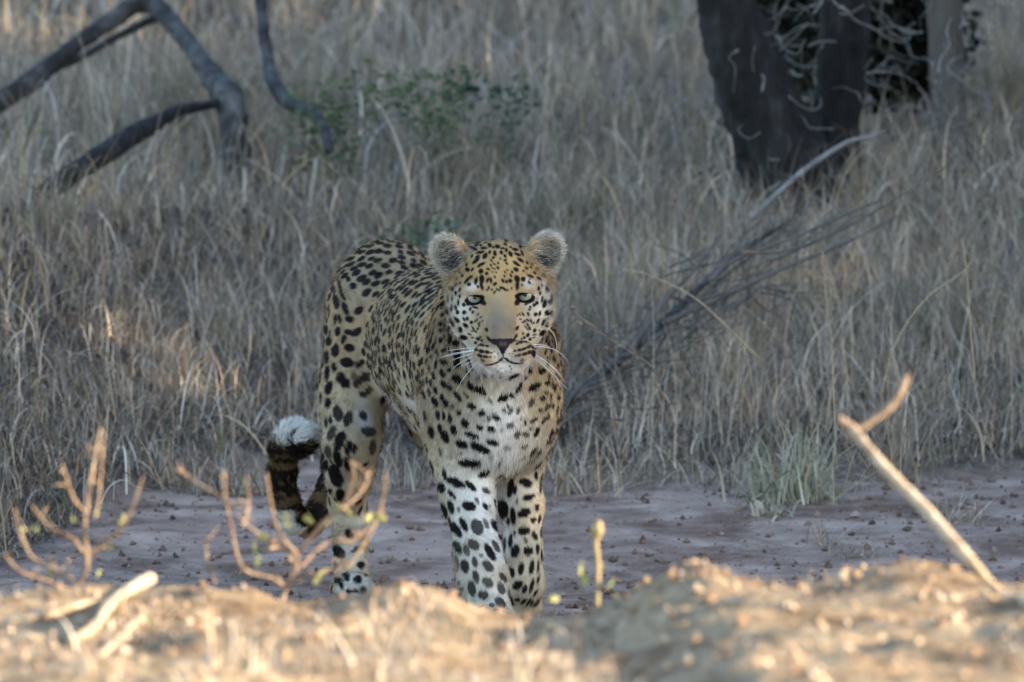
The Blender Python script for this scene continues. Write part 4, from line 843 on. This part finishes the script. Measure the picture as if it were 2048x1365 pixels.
    # rims of the eyes
    for q, s in EYE:
        dx, dz = loc[:, 0] - q[0], loc[:, 2] - q[2]; a = s * 0.20; ca, sa = math.cos(a), math.sin(a)
        u = (dx * ca - dz * sa); w = (dx * sa + dz * ca)
        m = np.sqrt((u / 0.0182) ** 2 + ((w + 0.0016) / np.where(w > 0, 0.0078, 0.0108)) ** 2)
        e = sst(1.06, 0.96, m) * (loc[:, 1] < 0.0)
        col = col * (1 - e[:, None]) + C_DARK * 0.8 * e[:, None]
    # backs of the ears black, inside dusky grey with a pale fringe, depth shade painted into the hollow
    for q, rot, s in EAR:
        e = (loc - q) @ rot; d = np.linalg.norm(e / np.array((0.034, 0.024, 0.042)), axis=1)
        inn = (d < 1.10) & (((N @ HR) @ rot)[:, 1] < 0.25); bk = (d < 1.15) & (((N @ HR) @ rot)[:, 1] >= 0.25) & (e[:, 2] > -0.03)
        rim = sst(0.55, 0.98, np.sqrt((e[:, 0] / 0.034) ** 2 + (e[:, 2] / 0.042) ** 2))
        deep = np.clip(1 - np.sqrt(((e[:, 0]) / 0.028) ** 2 + ((e[:, 2] + 0.012) / 0.028) ** 2), 0, 1)
        ic = np.array((0.13, 0.115, 0.10))[None] * (1 - rim[:, None]) + np.array((0.50, 0.45, 0.37))[None] * rim[:, None]
        ic = ic * (1 - deep[:, None]) + np.array((0.045, 0.04, 0.04))[None] * deep[:, None]
        gold = (sst(0.012, 0.03, -s * e[:, 0]) * sst(-0.02, 0.0, e[:, 2]) * sst(0.03, 0.012, e[:, 2]))[:, None]
        ic = ic * (1 - gold) + np.array((0.52, 0.33, 0.14)) * gold
        col[inn] = ic[inn]; col[bk] = np.where((np.abs(e[:, 2] - 0.008) < 0.012)[:, None], C_PALE, C_DARK * 1.5)[bk]
    return np.clip(col, 0.004, 0.85)
# --- body mesh
leo = empty('leopard', (at(900, 1200, 0.4)[0], 0.4, gz1(-0.1, 0.4)))
tag(leo, 'spotted leopard walking towards the viewer on bare earth, tail tip curled up', 'leopard')
body = link('body', npmesh('body', BV, BF, coat(BV, BN)), M_skin, leo)
# bare, moist nose leather
def nose_mask(P):
    px, py, f = pix(P); l = (P - HC) @ HR
    u = np.abs(px - 1006 - (693 - py) * 0.0); w = np.interp(py, [677, 679, 683, 690, 697, 705, 712], [21, 23, 23, 14, 9, 4.5, 0])
    return (u < w) & (py > 677.5) & (l[:, 1] < -0.085)
# --- fur
def make_fur(n_total):
    tri = np.vstack([BF[:, [0, 1, 2]], BF[:, [0, 2, 3]]])
    a, b, c = BV[tri[:, 0]], BV[tri[:, 1]], BV[tri[:, 2]]
    ar = np.linalg.norm(np.cross(b - a, c - a), axis=1) * 0.5; ctr = (a + b + c) / 3
    tn = BN[tri[:, 0]]; vis = (tn * (np.array((0, -CD, CH)) - ctr)).sum(1) / CD
    w = ar * np.where(vis > -0.25, 1.0, 0.35)
    hd = sample(H.a, ctr) < 0.01; w = w * np.where(hd & (ctr[:, 1] < HC[1] + 0.12), 3.2, 1.0)
    cum = np.cumsum(w); f = np.searchsorted(cum, rng.random(n_total) * cum[-1]).clip(0, len(tri) - 1)
    r1 = np.sqrt(rng.random(n_total)); r2 = rng.random(n_total); wa, wb, wc = 1 - r1, r1 * (1 - r2), r1 * r2
    P = a[f] * wa[:, None] + b[f] * wb[:, None] + c[f] * wc[:, None]
    N = BN[tri[f, 0]] * wa[:, None] + BN[tri[f, 1]] * wb[:, None] + BN[tri[f, 2]] * wc[:, None]; N /= np.linalg.norm(N, axis=1)[:, None]
    ok = ~nose_mask(P)
    loc = (P - HC) @ HR
    for q, s in EYE:
        dx, dz = loc[:, 0] - q[0], loc[:, 2] - q[2]; ok &= ~(((dx / 0.0165) ** 2 + ((dz + 0.0015) / 0.0088) ** 2 < 1) & (loc[:, 1] < 0.01))
    P, N, loc = P[ok], N[ok], loc[ok]; n = len(P)
    # direction of lie, by part
    D = np.zeros((n, 3)); L = np.zeros(n); tot = np.zeros(n); lay = np.zeros(n)
    def add(w, d, ln, ly):
        nonlocal D, L, tot, lay
        D += w[:, None] * d; L += w * ln; lay += w * ly; tot += w
    def wt(g): return np.exp(-np.clip(sample(GROUPS[g], P), 0, None) / 0.012) + 1e-6
    front = sst(0.12, -0.05, P[:, 1]) * sst(0.66, 0.60, P[:, 2])
    back = np.tile(bodyx + np.array((0, 0, -0.25)), (n, 1)); down = np.tile(np.array((0, 0.15, -1.0)), (n, 1))
    add(wt('torso'), back * (1 - front[:, None]) + down * front[:, None], 0.010 + 0.003 * front + 0.012 * sst(-0.4, -0.9, N[:, 2]), 0.84 - 0.10 * front)
    for g in ('l1', 'l2', 'l3', 'l4'): add(wt(g), down, np.full(n, 0.009), np.full(n, 0.75))
    ti = np.array([np.argmin(((TAILP - p) ** 2).sum(1)) for p in P]) if n < 3000 else None
    if ti is None:
        ti = np.zeros(n, int); near = np.where(sample(TL.a, P) < 0.02)[0]
        for i0 in range(0, len(near), 5000):
            s_ = near[i0:i0 + 5000]; ti[s_] = np.argmin(((P[s_][:, None] - TAILP[None]) ** 2).sum(2), 1)
    td = np.gradient(TAILP, axis=0); td /= np.linalg.norm(td, axis=1)[:, None]
    add(wt('tail'), td[ti] + np.array((0.25, -0.3, 0.5)) * (ti > 104)[:, None], 0.014 + 0.009 * (ti > 100), np.where(ti > 108, 0.5, 0.65))
    hd = loc - np.array((0.005, -0.125, -0.072)); hd /= np.linalg.norm(hd, axis=1)[:, None] + 1e-9
    hd[:, 2] += np.where(loc[:, 2] < -0.09, -0.5, 0.15)
    hlen = 0.0046 + 0.005 * sst(-0.06, 0.03, loc[:, 1]) + 0.004 * sst(-0.10, -0.125, loc[:, 2]) + 0.006 * sst(0.06, 0.09, np.abs(loc[:, 0])) * (loc[:, 2] < 0.02)
    ear = np.zeros(n); lights = []
    for q, rot, s in EAR:
        e = (loc - q) @ rot; m = (np.abs(e / np.array((0.038, 0.03, 0.046))) < 1).all(1); ear[m] = 1
        inner = m & (((N @ HR) @ rot)[:, 1] < 0.2)
        o = np.array((s * 0.6, -0.5, 0.55)) * np.array((1, 1, 1)); dirv = rot @ np.array((s * 0.75, -0.35, 0.35))
        hd[inner] = dirv + rng.normal(0, 0.18, (inner.sum(), 3)); hlen[inner] = rng.uniform(0.004, 0.015, inner.sum())
        lights.append(inner & (rng.random(n) < np.where(e[:, 2] > -0.004, 0.55, 0.15)))
        fr = m & ~inner; hd[fr] = rot @ np.array((0, 0.2, 1.0)); hlen[fr] = 0.0045
    add(wt('head') * 1.2, hd @ HR.T, hlen, np.where(ear > 0, 0.5, 0.78))
    D /= np.linalg.norm(D, axis=1)[:, None] + 1e-9; L /= tot; lay /= tot
    D = D - N * (D * N).sum(1)[:, None]; D /= np.linalg.norm(D, axis=1)[:, None] + 1e-9
    cl = np.stack([noise(P, 0.018, 91 + k, 2) for k in range(3)], 1)          # tufts
    D = D + cl * 0.28 + rng.normal(0, 0.13, (n, 3))
    L = L * rng.uniform(0.55, 1.3, n)
    up = N * (1 - lay)[:, None] + D * lay[:, None]; up /= np.linalg.norm(up, axis=1)[:, None]
    end = N * (1 - np.minimum(lay + 0.15, 0.97))[:, None] + D * np.minimum(lay + 0.15, 0.97)[:, None]; end /= np.linalg.norm(end, axis=1)[:, None]
    t = np.array((0, 0.4, 0.75, 1.0)); pts = P[:, None] - N[:, None] * 0.0012 + (up[:, None] * t[None, :, None] * 0.55 + end[:, None] * (t ** 1.5)[None, :, None] * 0.45) * L[:, None, None]
    col = coat(pts[:, 2] - N * ((pts[:, 2] - P) * N).sum(1)[:, None], N)         # marks sit where the hairs' visible ends lie
    for l in lights: col[l] = np.array((0.70, 0.64, 0.55)) * rng.uniform(0.7, 1.15, l.sum())[:, None]
    tuft = noise(P, 0.0035, 95, 1) * np.where(sample(H.a, P) < 0.008, 0.30, 0.0) + noise(P, 0.009, 96, 2) * 0.16
    col = col * (rng.uniform(0.75, 1.25, n) * (1 + tuft))[:, None]
    hc_ = bpy.data.hair_curves.new('fur'); hc_.add_curves([4] * n)
    hc_.attributes['position'].data.foreach_set('vector', pts.astype(np.float32).ravel())
    ra = hc_.attributes.new('radius', 'FLOAT', 'POINT')
    r0 = np.where(sample(H.a, P) < 0.008, 0.00026, 0.00040)
    ra.data.foreach_set('value', (r0[:, None] * np.array((1.0, 0.9, 0.65, 0.15))[None]).astype(np.float32).ravel())
    ca = hc_.attributes.new('col', 'FLOAT_COLOR', 'CURVE'); ca.data.foreach_set('color', np.column_stack([col, np.ones(n)]).astype(np.float32).ravel())
    return hc_
fur = link('fur', make_fur(420000), M_fur, body); fur.matrix_parent_inverse = Matrix()
tag(fur, kind='stuff')
# nose leather recoloured on the body mesh
at_ = body.data.attributes['col']; buf = np.zeros(len(BV) * 4, np.float32); at_.data.foreach_get('color', buf); buf = buf.reshape(-1, 4)
nm = nose_mask(BV); npx, npy, _ = pix(BV[nm])
pink = np.exp(-(((np.abs(npx - 1006) - 4) / 4) ** 2 + ((npy - 689) / 5) ** 2))[:, None]
buf[nm, :3] = np.array((0.018, 0.015, 0.017)) * (1 - pink) + np.array((0.10, 0.062, 0.058)) * pink
at_.data.foreach_set('color', buf.ravel())
# --- eyes
M_eye, nt, b = mat('leopard_eye')
tc = nd(nt, 'TexCoord'); sx = nd(nt, 'SeparateXYZ'); nt.links.new(tc.outputs['Object'], sx.inputs[0])
ln = nd(nt, 'VectorMath', operation='MULTIPLY'); ln.inputs[1].default_value = (1, 0, 1); nt.links.new(tc.outputs['Object'], ln.inputs[0])
le = nd(nt, 'VectorMath', operation='LENGTH'); nt.links.new(ln.outputs[0], le.inputs[0])
mm = nd(nt, 'Math', operation='MULTIPLY'); mm.inputs[1].default_value = 1 / 0.02; nt.links.new(le.outputs['Value'], mm.inputs[0])
r = ramp(nt, mm.outputs[0], [(0.0, (0.006, 0.006, 0.006)), (0.165, (0.006, 0.006, 0.006)), (0.20, (0.22, 0.225, 0.15)), (0.30, (0.30, 0.32, 0.25)), (0.56, (0.28, 0.305, 0.24)), (0.64, (0.05, 0.05, 0.045)), (0.75, (0.02, 0.018, 0.018)), (1.0, (0.02, 0.018, 0.018))])
nt.links.new(r.outputs[0], b.inputs['Base Color']); b.inputs['Roughness'].default_value = 0.12; b.inputs['Specular IOR Level'].default_value = 0.5
def uvsphere(rad, nu=32, nv=20):
    V, F = [], []
    for j in range(nv + 1):
        ph = math.pi * j / nv
        for i in range(nu): V.append((rad * math.sin(ph) * math.cos(2 * math.pi * i / nu), -rad * math.cos(ph), rad * math.sin(ph) * math.sin(2 * math.pi * i / nu)))
    for j in range(nv):
        for i in range(nu): F.append((j * nu + i, j * nu + (i + 1) % nu, (j + 1) * nu + (i + 1) % nu, (j + 1) * nu + i))
    return V, F
eyeme = npmesh('eye', *uvsphere(0.0185))
eyeme.materials.append(M_eye)
for q, s in EYE:
    o = bpy.data.objects.new('eye', eyeme); C.objects.link(o); o.parent = leo; o.matrix_parent_inverse = Matrix.Translation(-leo.location)
    p = at(*( (949.5, 596.0) if s < 0 else (1050.0, 590.5) ), HC[1] - 0.013); o.location = p
    o.rotation_euler = (R(-4.0), 0, 0)
# --- whiskers
M_whisk, nt, b = mat('white_whisker'); b.inputs['Base Color'].default_value = (0.8, 0.79, 0.76, 1); b.inputs['Roughness'].default_value = 0.4
WH = [[(960, 700), (935, 703), (905, 708), (880, 716)], [(960, 705), (930, 712), (900, 722)], [(962, 708), (940, 716), (918, 728), (905, 738)], [(960, 696), (930, 697), (895, 702)],
      [(965, 712), (945, 735), (925, 760), (912, 785)], [(963, 711), (945, 722), (922, 734)], [(958, 700), (925, 706), (888, 714)],
      [(1058, 705), (1080, 720), (1105, 742), (1122, 775)], [(1058, 707), (1085, 728), (1112, 756), (1138, 782)], [(1060, 704), (1090, 722), (1115, 745), (1130, 765)], [(1056, 709), (1075, 723), (1098, 742)],
      [(1060, 695), (1085, 694), (1110, 700), (1130, 715), (1138, 730)], [(1060, 690), (1082, 690), (1100, 694)], [(1096, 656), (1108, 670), (1113, 690), (1112, 708)], [(1061, 706), (1084, 719), (1108, 736), (1124, 752)]]
for i, w in enumerate(WH):
    n = len(w); s = -1 if w[0][0] < 1000 else 1
    pts = [at(x, y, HC[1] - 0.085 + (0.03 if w[0][1] > 650 and w[0][0] < 1080 else 0.085) + 0.02 * k) for k, (x, y) in enumerate(w)]
    if w[0][0] < 1080: pts[0] = at(*w[0], HC[1] - 0.075)
    link('whisker', tubes_mesh('whisker', [tube(pts, [0.0006, 0.0005, 0.0002], 5, 12)]), M_whisk, leo)
# ================================================================== FOREGROUND BANK
def fz(x, Y): return gz1(x, Y)
# each clod is set down where the line of the bank's surface passes
def on_bank(px, py):
    ys = np.arange(-7.4, -4.0, 0.01); P = np.array([at(px, py, y) for y in ys]); g = ground_z(P[:, 0], ys)
    i = np.argmax(P[:, 2] < g) if (P[:, 2] < g).any() else np.argmin(P[:, 2] - g)
    return np.array((P[i, 0], ys[i], g[i]))
def rest(px, py, Y, r):
    p = at(px, py, Y)
    if p[2] < gz1(p[0], p[1]) + r * 0.5: p = on_bank(px, py) + np.array((0, 0, r * 0.9))
    return p
def cr(pts): return [(x / 2.333, 780 + y / 2.333) for x, y in pts]
def leaf_mesh(name, L, Wd):
    t = np.linspace(0, 1, 6); w = Wd * np.sin(np.pi * (0.08 + 0.9 * t)) ** 0.8 * 0.5
    V = np.vstack([np.column_stack([-w, L * t, 0.15 * L * t * t]), np.column_stack([w * 0, L * t, 0.15 * L * t * t - w * 0.35]), np.column_stack([w, L * t, 0.15 * L * t * t])])
    F = [(i, i + 1, 7 + i, 6 + i) for i in range(5)] + [(6 + i, 7 + i, 13 + i, 12 + i) for i in range(5)]
    return npmesh(name, V, np.array(F), np.tile((0.31, 0.30, 0.12), (18, 1)))
LEAF = leaf_mesh('leaf', 0.015, 0.009); LEAF.materials.append(M_leaf)
def shrub(label, base, branches, leaves, Y):
    b = at(*base, Y); b[2] = fz(b[0], Y)
    t = tag(empty('twig_shrub', b), label, 'shrub', 'thorny twig shrubs on the foreground bank')
    for i, (pts, r) in enumerate(branches):
        n = len(pts); rr = random.uniform(-0.12, 0.12)
        P = [at(x, y, Y + rr * k / n) for k, (x, y) in enumerate(pts)]; k = PXM * (CD + Y) / CD
        r *= 0.52
        spurs = []
        for q in range(4):
            u = random.uniform(0.15, 0.9) * (n - 1); a = int(u); f = u - a; p0 = P[a] * (1 - f) + P[min(a + 1, n - 1)] * f
            d = np.array((random.uniform(-1, 1), random.uniform(-1, 1), random.uniform(-0.1, 1))); d *= random.uniform(0.008, 0.03)
            spurs.append(tube([p0, p0 + d * 0.5 + (0, 0, 0.002), p0 + d], [r * k * 0.55, r * k * 0.45, r * k * 0.25], 6, 7, 0.2))
        vf = spurs + [tube(P, [r * k, r * k * 0.92, r * k * 0.75, r * k * 0.5], 8, 14 * n, 0.18, 40 + i, 0.34, 0.010)]
        link('branch', tubes_mesh('branch', vf), M_twig, t)
    for x, y, s in leaves:
        p = at(x, y, Y); k = PXM * (CD + Y) / CD
        for j in range(2):
            o = bpy.data.objects.new('leaf', LEAF); C.objects.link(o); o.parent = t; o.matrix_parent_inverse = Matrix.Translation(-t.location)
            o.location = p + np.array((random.uniform(-4, 4) * k, random.uniform(-.02, .02), random.uniform(-5, 5) * k)); o.rotation_euler = (random.uniform(0, 6), random.uniform(0, 6), random.uniform(0, 6)); o.scale = (s,) * 3
    return t
YS = -4.55
shrub('spreading leafless twig shrub at the far left of the sunlit bank', (152, 1195), [
    (cr([(345, 990), (355, 930), (395, 860), (405, 780), (395, 650), (402, 560)]), 11), (cr([(402, 575), (350, 520), (310, 420), (288, 335)]), 8), (cr([(402, 580), (420, 430), (445, 300), (470, 175)]), 8.5),
    (cr([(440, 600), (460, 520), (466, 430), (478, 300), (482, 185)]), 7), (cr([(408, 795), (480, 720), (570, 640), (620, 540), (668, 405)]), 8), (cr([(396, 770), (330, 690), (230, 640), (148, 540)]), 8),
    (cr([(352, 900), (250, 830), (150, 780), (100, 680), (70, 555)]), 8), (cr([(340, 945), (220, 890), (100, 850), (15, 765)]), 7.5), (cr([(240, 835), (300, 870), (350, 900)]), 6)],
    [(x / 2.333, 780 + y / 2.333, s) for x, y, s in ((130, 650, .9), (575, 630, .9), (485, 740, .8), (465, 855, .9), (230, 840, .9), (455, 560, .8), (340, 610, .6), (205, 610, .6))], YS)
shrub('taller tangled twig shrub standing in front of the leopard\'s hind leg', (560, 1215), [
    (cr([(1280, 1040), (1315, 985), (1335, 920)]), 10), (cr([(1330, 930), (1270, 880), (1160, 850), (1110, 790), (1080, 640), (1050, 500), (1045, 375)]), 8.5), (cr([(1085, 530), (980, 470), (880, 410), (815, 365)]), 8),
    (cr([(1335, 925), (1400, 880), (1490, 858)]), 8.5), (cr([(1350, 890), (1385, 780), (1310, 680), (1270, 560), (1242, 390)]), 8.5), (cr([(1400, 830), (1480, 745), (1560, 700), (1640, 705), (1720, 640), (1790, 560)]), 8.5),
    (cr([(1390, 850), (1330, 745), (1200, 670), (1100, 575)]), 8.5), (cr([(1385, 770), (1450, 690), (1530, 600), (1600, 540), (1650, 420), (1640, 330)]), 8), (cr([(1240, 740), (1320, 742), (1400, 830)]), 7.5),
    (cr([(1560, 850), (1640, 800), (1740, 640), (1790, 480), (1800, 380)]), 8), (cr([(1500, 860), (1600, 800), (1640, 830)]), 6), (cr([(1600, 560), (1690, 470), (1730, 370)]), 7), (cr([(1130, 640), (1160, 540), (1150, 400)]), 7), (cr([(1000, 900), (965, 790), (960, 680)]), 7)],
    [(x / 2.333, 780 + y / 2.333, s) for x, y, s in ((1195, 770, 1.7), (1210, 690, 1.2), (1490, 862, 1.2), (1325, 620, .9), (1745, 590, 1.4), (1430, 610, .9), (1535, 610, .7), (1590, 560, .8), (1640, 590, .8))], YS + 0.1)
# leaning stick at right: pale stripped shaft with a dark bark tip that forks
def stick(name, label, parts, group=None):
    b = at(*parts[0][1][0], parts[0][3]); t = tag(empty(name, (b[0], b[1], b[2])), label, 'stick', group)
    for nm, pts, rad, Y, m, dY in parts:
        k = PXM * (CD + Y) / CD
        link(nm, tubes_mesh(nm, [tube([rest(x, y, Y + dY * i, rad[min(i, len(rad) - 1)] * k) for i, (x, y) in enumerate(pts)], [r * k for r in rad], 10, 14 * len(pts), 0.16, len(nm) + 50, 0.22, 0.02)]), m, t)
    return t
stick('leaning_stick', 'pale stripped stick leaning up from the right edge with a dark forked tip', [
    ('shaft', [(2062, 1224), (2006, 1194), (1950, 1134), (1893, 1066), (1842, 1010), (1780, 948), (1732, 892), (1704, 858)], [14, 13, 13.5, 13, 12, 12, 11, 11], -5.5, M_pale, 0.04),
    ('bark', [(1722, 884), (1704, 860), (1690, 848), (1678, 834)], [13, 15, 12, 6], -5.22, M_twig, 0.0),
    ('fork', [(1706, 866), (1738, 846), (1768, 824), (1792, 800), (1806, 772), (1817, 748)], [9, 8, 9, 8, 8, 4], -5.22, M_twig, 0.0)])
stick('broken_stick', 'short whitish broken stick lying on the left of the sunlit bank', [('shaft', [(140, 1292), (185, 1268), (215, 1228), (256, 1192), (300, 1158)], [8, 9, 11, 12, 14], -4.9, M_pale, 0.07)], 'bleached sticks on the bank')
stick('broken_stick', 'long low bleached stick lying below the whitish broken one', [('shaft', [(180, 1340), (225, 1300), (262, 1262), (285, 1240)], [7, 8, 7, 5], -5.4, M_pale, 0.05)], 'bleached sticks on the bank')
stick('broken_stick', 'flat bleached stick lying along the crest beside the left shrub', [('shaft', [(20, 1252), (95, 1238), (170, 1215), (235, 1200)], [7, 7, 6, 4], -5.0, M_pale, 0.05)], 'bleached sticks on the bank')
# small yellow plant
b = at(1192, 1215, -4.5); b[2] = fz(b[0], -4.5)
t = tag(empty('yellow_plant', b), 'small yellowish plant with a round head just right of the front paws', 'plant')
M_yel = textured('yellow_stem', [(0.3, (0.28, 0.20, 0.10)), (0.7, (0.40, 0.31, 0.17))], scale=30, bump=0.2)
k4 = PXM * (CD - 3.9) / CD
link('stem', tubes_mesh('stem', [tube([b - (0, 0, 0.01), at(1195, 1190, -4.5), at(1196, 1130, -4.5), at(1192, 1090, -4.5), at(1196, 1060, -4.5)], [6 * k4, 5 * k4, 5 * k4, 5 * k4], 8, 24, 0.12, 3, 0.2, 0.02)]), M_yel, t)
link('flower_head', tubes_mesh('flower_head', [tube([at(1194, 1078, -4.5), at(1195, 1060, -4.5), at(1197, 1042, -4.5)], [7 * k4, 14 * k4, 6 * k4], 10, 9, 0.25, 5, 0, 0.01)]), M_yel, t)
for x, y, s in ((1160, 1152, 1.6), (1170, 1172, 1.4), (1212, 1180, 1.6), (1225, 1190, 1.4), (1118, 1196, 1.2), (1208, 1130, 1.2)):
    o = bpy.data.objects.new('leaf', LEAF); C.objects.link(o); o.parent = t; o.matrix_parent_inverse = Matrix.Translation(-t.location); o.location = at(x, y, -4.5); o.rotation_euler = (random.uniform(0, 6), random.uniform(0, 6), random.uniform(0, 6)); o.scale = (s,) * 3
# clods on the bank
def clod_mesh(seed, r=1.0):
    V, F = uvsphere(1.0, 12, 8); V = np.array(V); V[:, 2] *= 0.75
    V *= (1 + 0.30 * noise(V, 0.8, seed, 2) + 0.12 * noise(V, 0.3, seed + 3, 1))[:, None] if len(V) else 1
    me = npmesh('earth_clod', V, np.array(F)); me.materials.append(M_clod); return me
CLM = [clod_mesh(s) for s in (60, 64, 68, 72, 76)]
CL = [(1712, 1160, 18, 'biggest earth clod on the crest left of the leaning stick'), (1690, 1148, 13, 'small clod standing up on the crest left of the leaning stick'), (1600, 1180, 12, 'small clod in the dip between the two sunlit humps'),
      (1345, 1157, 16, 'rounded clod at the top left end of the middle hump'), (1405, 1153, 13, 'small clod on top of the middle hump'), (1420, 1205, 17, 'pale orange clod on the slope just below the middle hump'),
      (1345, 1240, 15, 'orange clod at the edge of the dark hollow right of the paws'), (1480, 1250, 18, 'large clod in full sun below the middle hump'), (1390, 1290, 15, 'lone orange clod in the shadow low on the bank'),
      (1588, 1340, 13, 'small clod near the bottom edge below the right humps'), (800, 1178, 17, 'clod on the crest in front of the gap under the leopard'), (905, 1195, 13, 'small clod on the crest left of the front paws'),
      (1010, 1305, 19, 'large reddish clod below the front paws'), (1058, 1296, 12, 'small reddish clod beside the large one below the paws'), (610, 1285, 15, 'pale round clod below the taller twig shrub'), (95, 1240, 14, 'clod at the foot of the far left twig shrub'),
      (400, 1262, 15, 'clod between the whitish broken stick and the taller shrub'), (425, 1325, 16, 'pale clod at the bottom edge on the left'), (1880, 1255, 15, 'clod below the foot of the leaning stick'), (1950, 1310, 16, 'clod near the lower right corner'),
      (800, 1330, 16, 'clod at the bottom edge under the leopard\'s belly'), (1225, 1300, 13, 'dull clod in the middle of the dark hollow')]
for i, (px, py, r, lab) in enumerate(CL):
    p = on_bank(px, py); o = bpy.data.objects.new('earth_clod', CLM[i % 5]); C.objects.link(o); s = r * PXM * (CD + p[1]) / CD * 0.8
    o.location = p + (0, 0, s * 0.35); o.scale = (s, s, s * random.uniform(0.7, 1)); o.rotation_euler = (random.uniform(0, 6), random.uniform(0, 6), random.uniform(0, 6))
    tag(o, lab, 'clod', 'earth clods on the foreground bank')
g2 = crumbs(7000, -1.0, 1.0, -7.3, -4.3, 0.0012, 0.010, [(0.26, 0.175, 0.11), (0.38, 0.26, 0.165), (0.46, 0.35, 0.25), (0.18, 0.12, 0.085)], 33)
tag(link('bank_gravel', npmesh('bank_gravel', *join([g2]), smooth=False), M_gravel), kind='stuff')
# dry grass on the bank
def fg(n, x0, x1, y0, y1, h, w, bright, lean=0.5):
    xx, yy = rng.uniform(x0, x1, n), rng.uniform(y0, y1, n)
    cen = rng.integers(0, max(1, n // 25), n); r2 = np.random.default_rng(9); cx = r2.uniform(x0, x1, n // 25 + 1); cy = r2.uniform(y0, y1, n // 25 + 1)
    xx = cx[cen] + rng.normal(0, 0.025, n); yy = cy[cen] + rng.normal(0, 0.03, n)
    return blades(np.column_stack([xx, yy, ground_z(xx, yy) - 0.004]), h * rng.uniform(0.4, 1.2, n), w * rng.uniform(0.6, 1.3, n), np.abs(rng.normal(0, lean, n)), rng.uniform(0.2, 1.8, n), straw(n, 0.06, bright), 5)
tag(link('bank_grass', npmesh('bank_grass', *join([fg(700, -0.75, 0.05, -6.9, -5.0, 0.06, 0.0028, 1.15, 0.9), fg(900, -0.75, 0.1, -7.0, -5.0, 0.05, 0.002, 1.25, 1.5), fg(300, -0.35, 0.15, -7.2, -6.3, 0.09, 0.003, 1.3), fg(320, 0.1, 0.75, -6.9, -5.2, 0.035, 0.002, 1.2, 1.2)])), M_grass), kind='stuff')
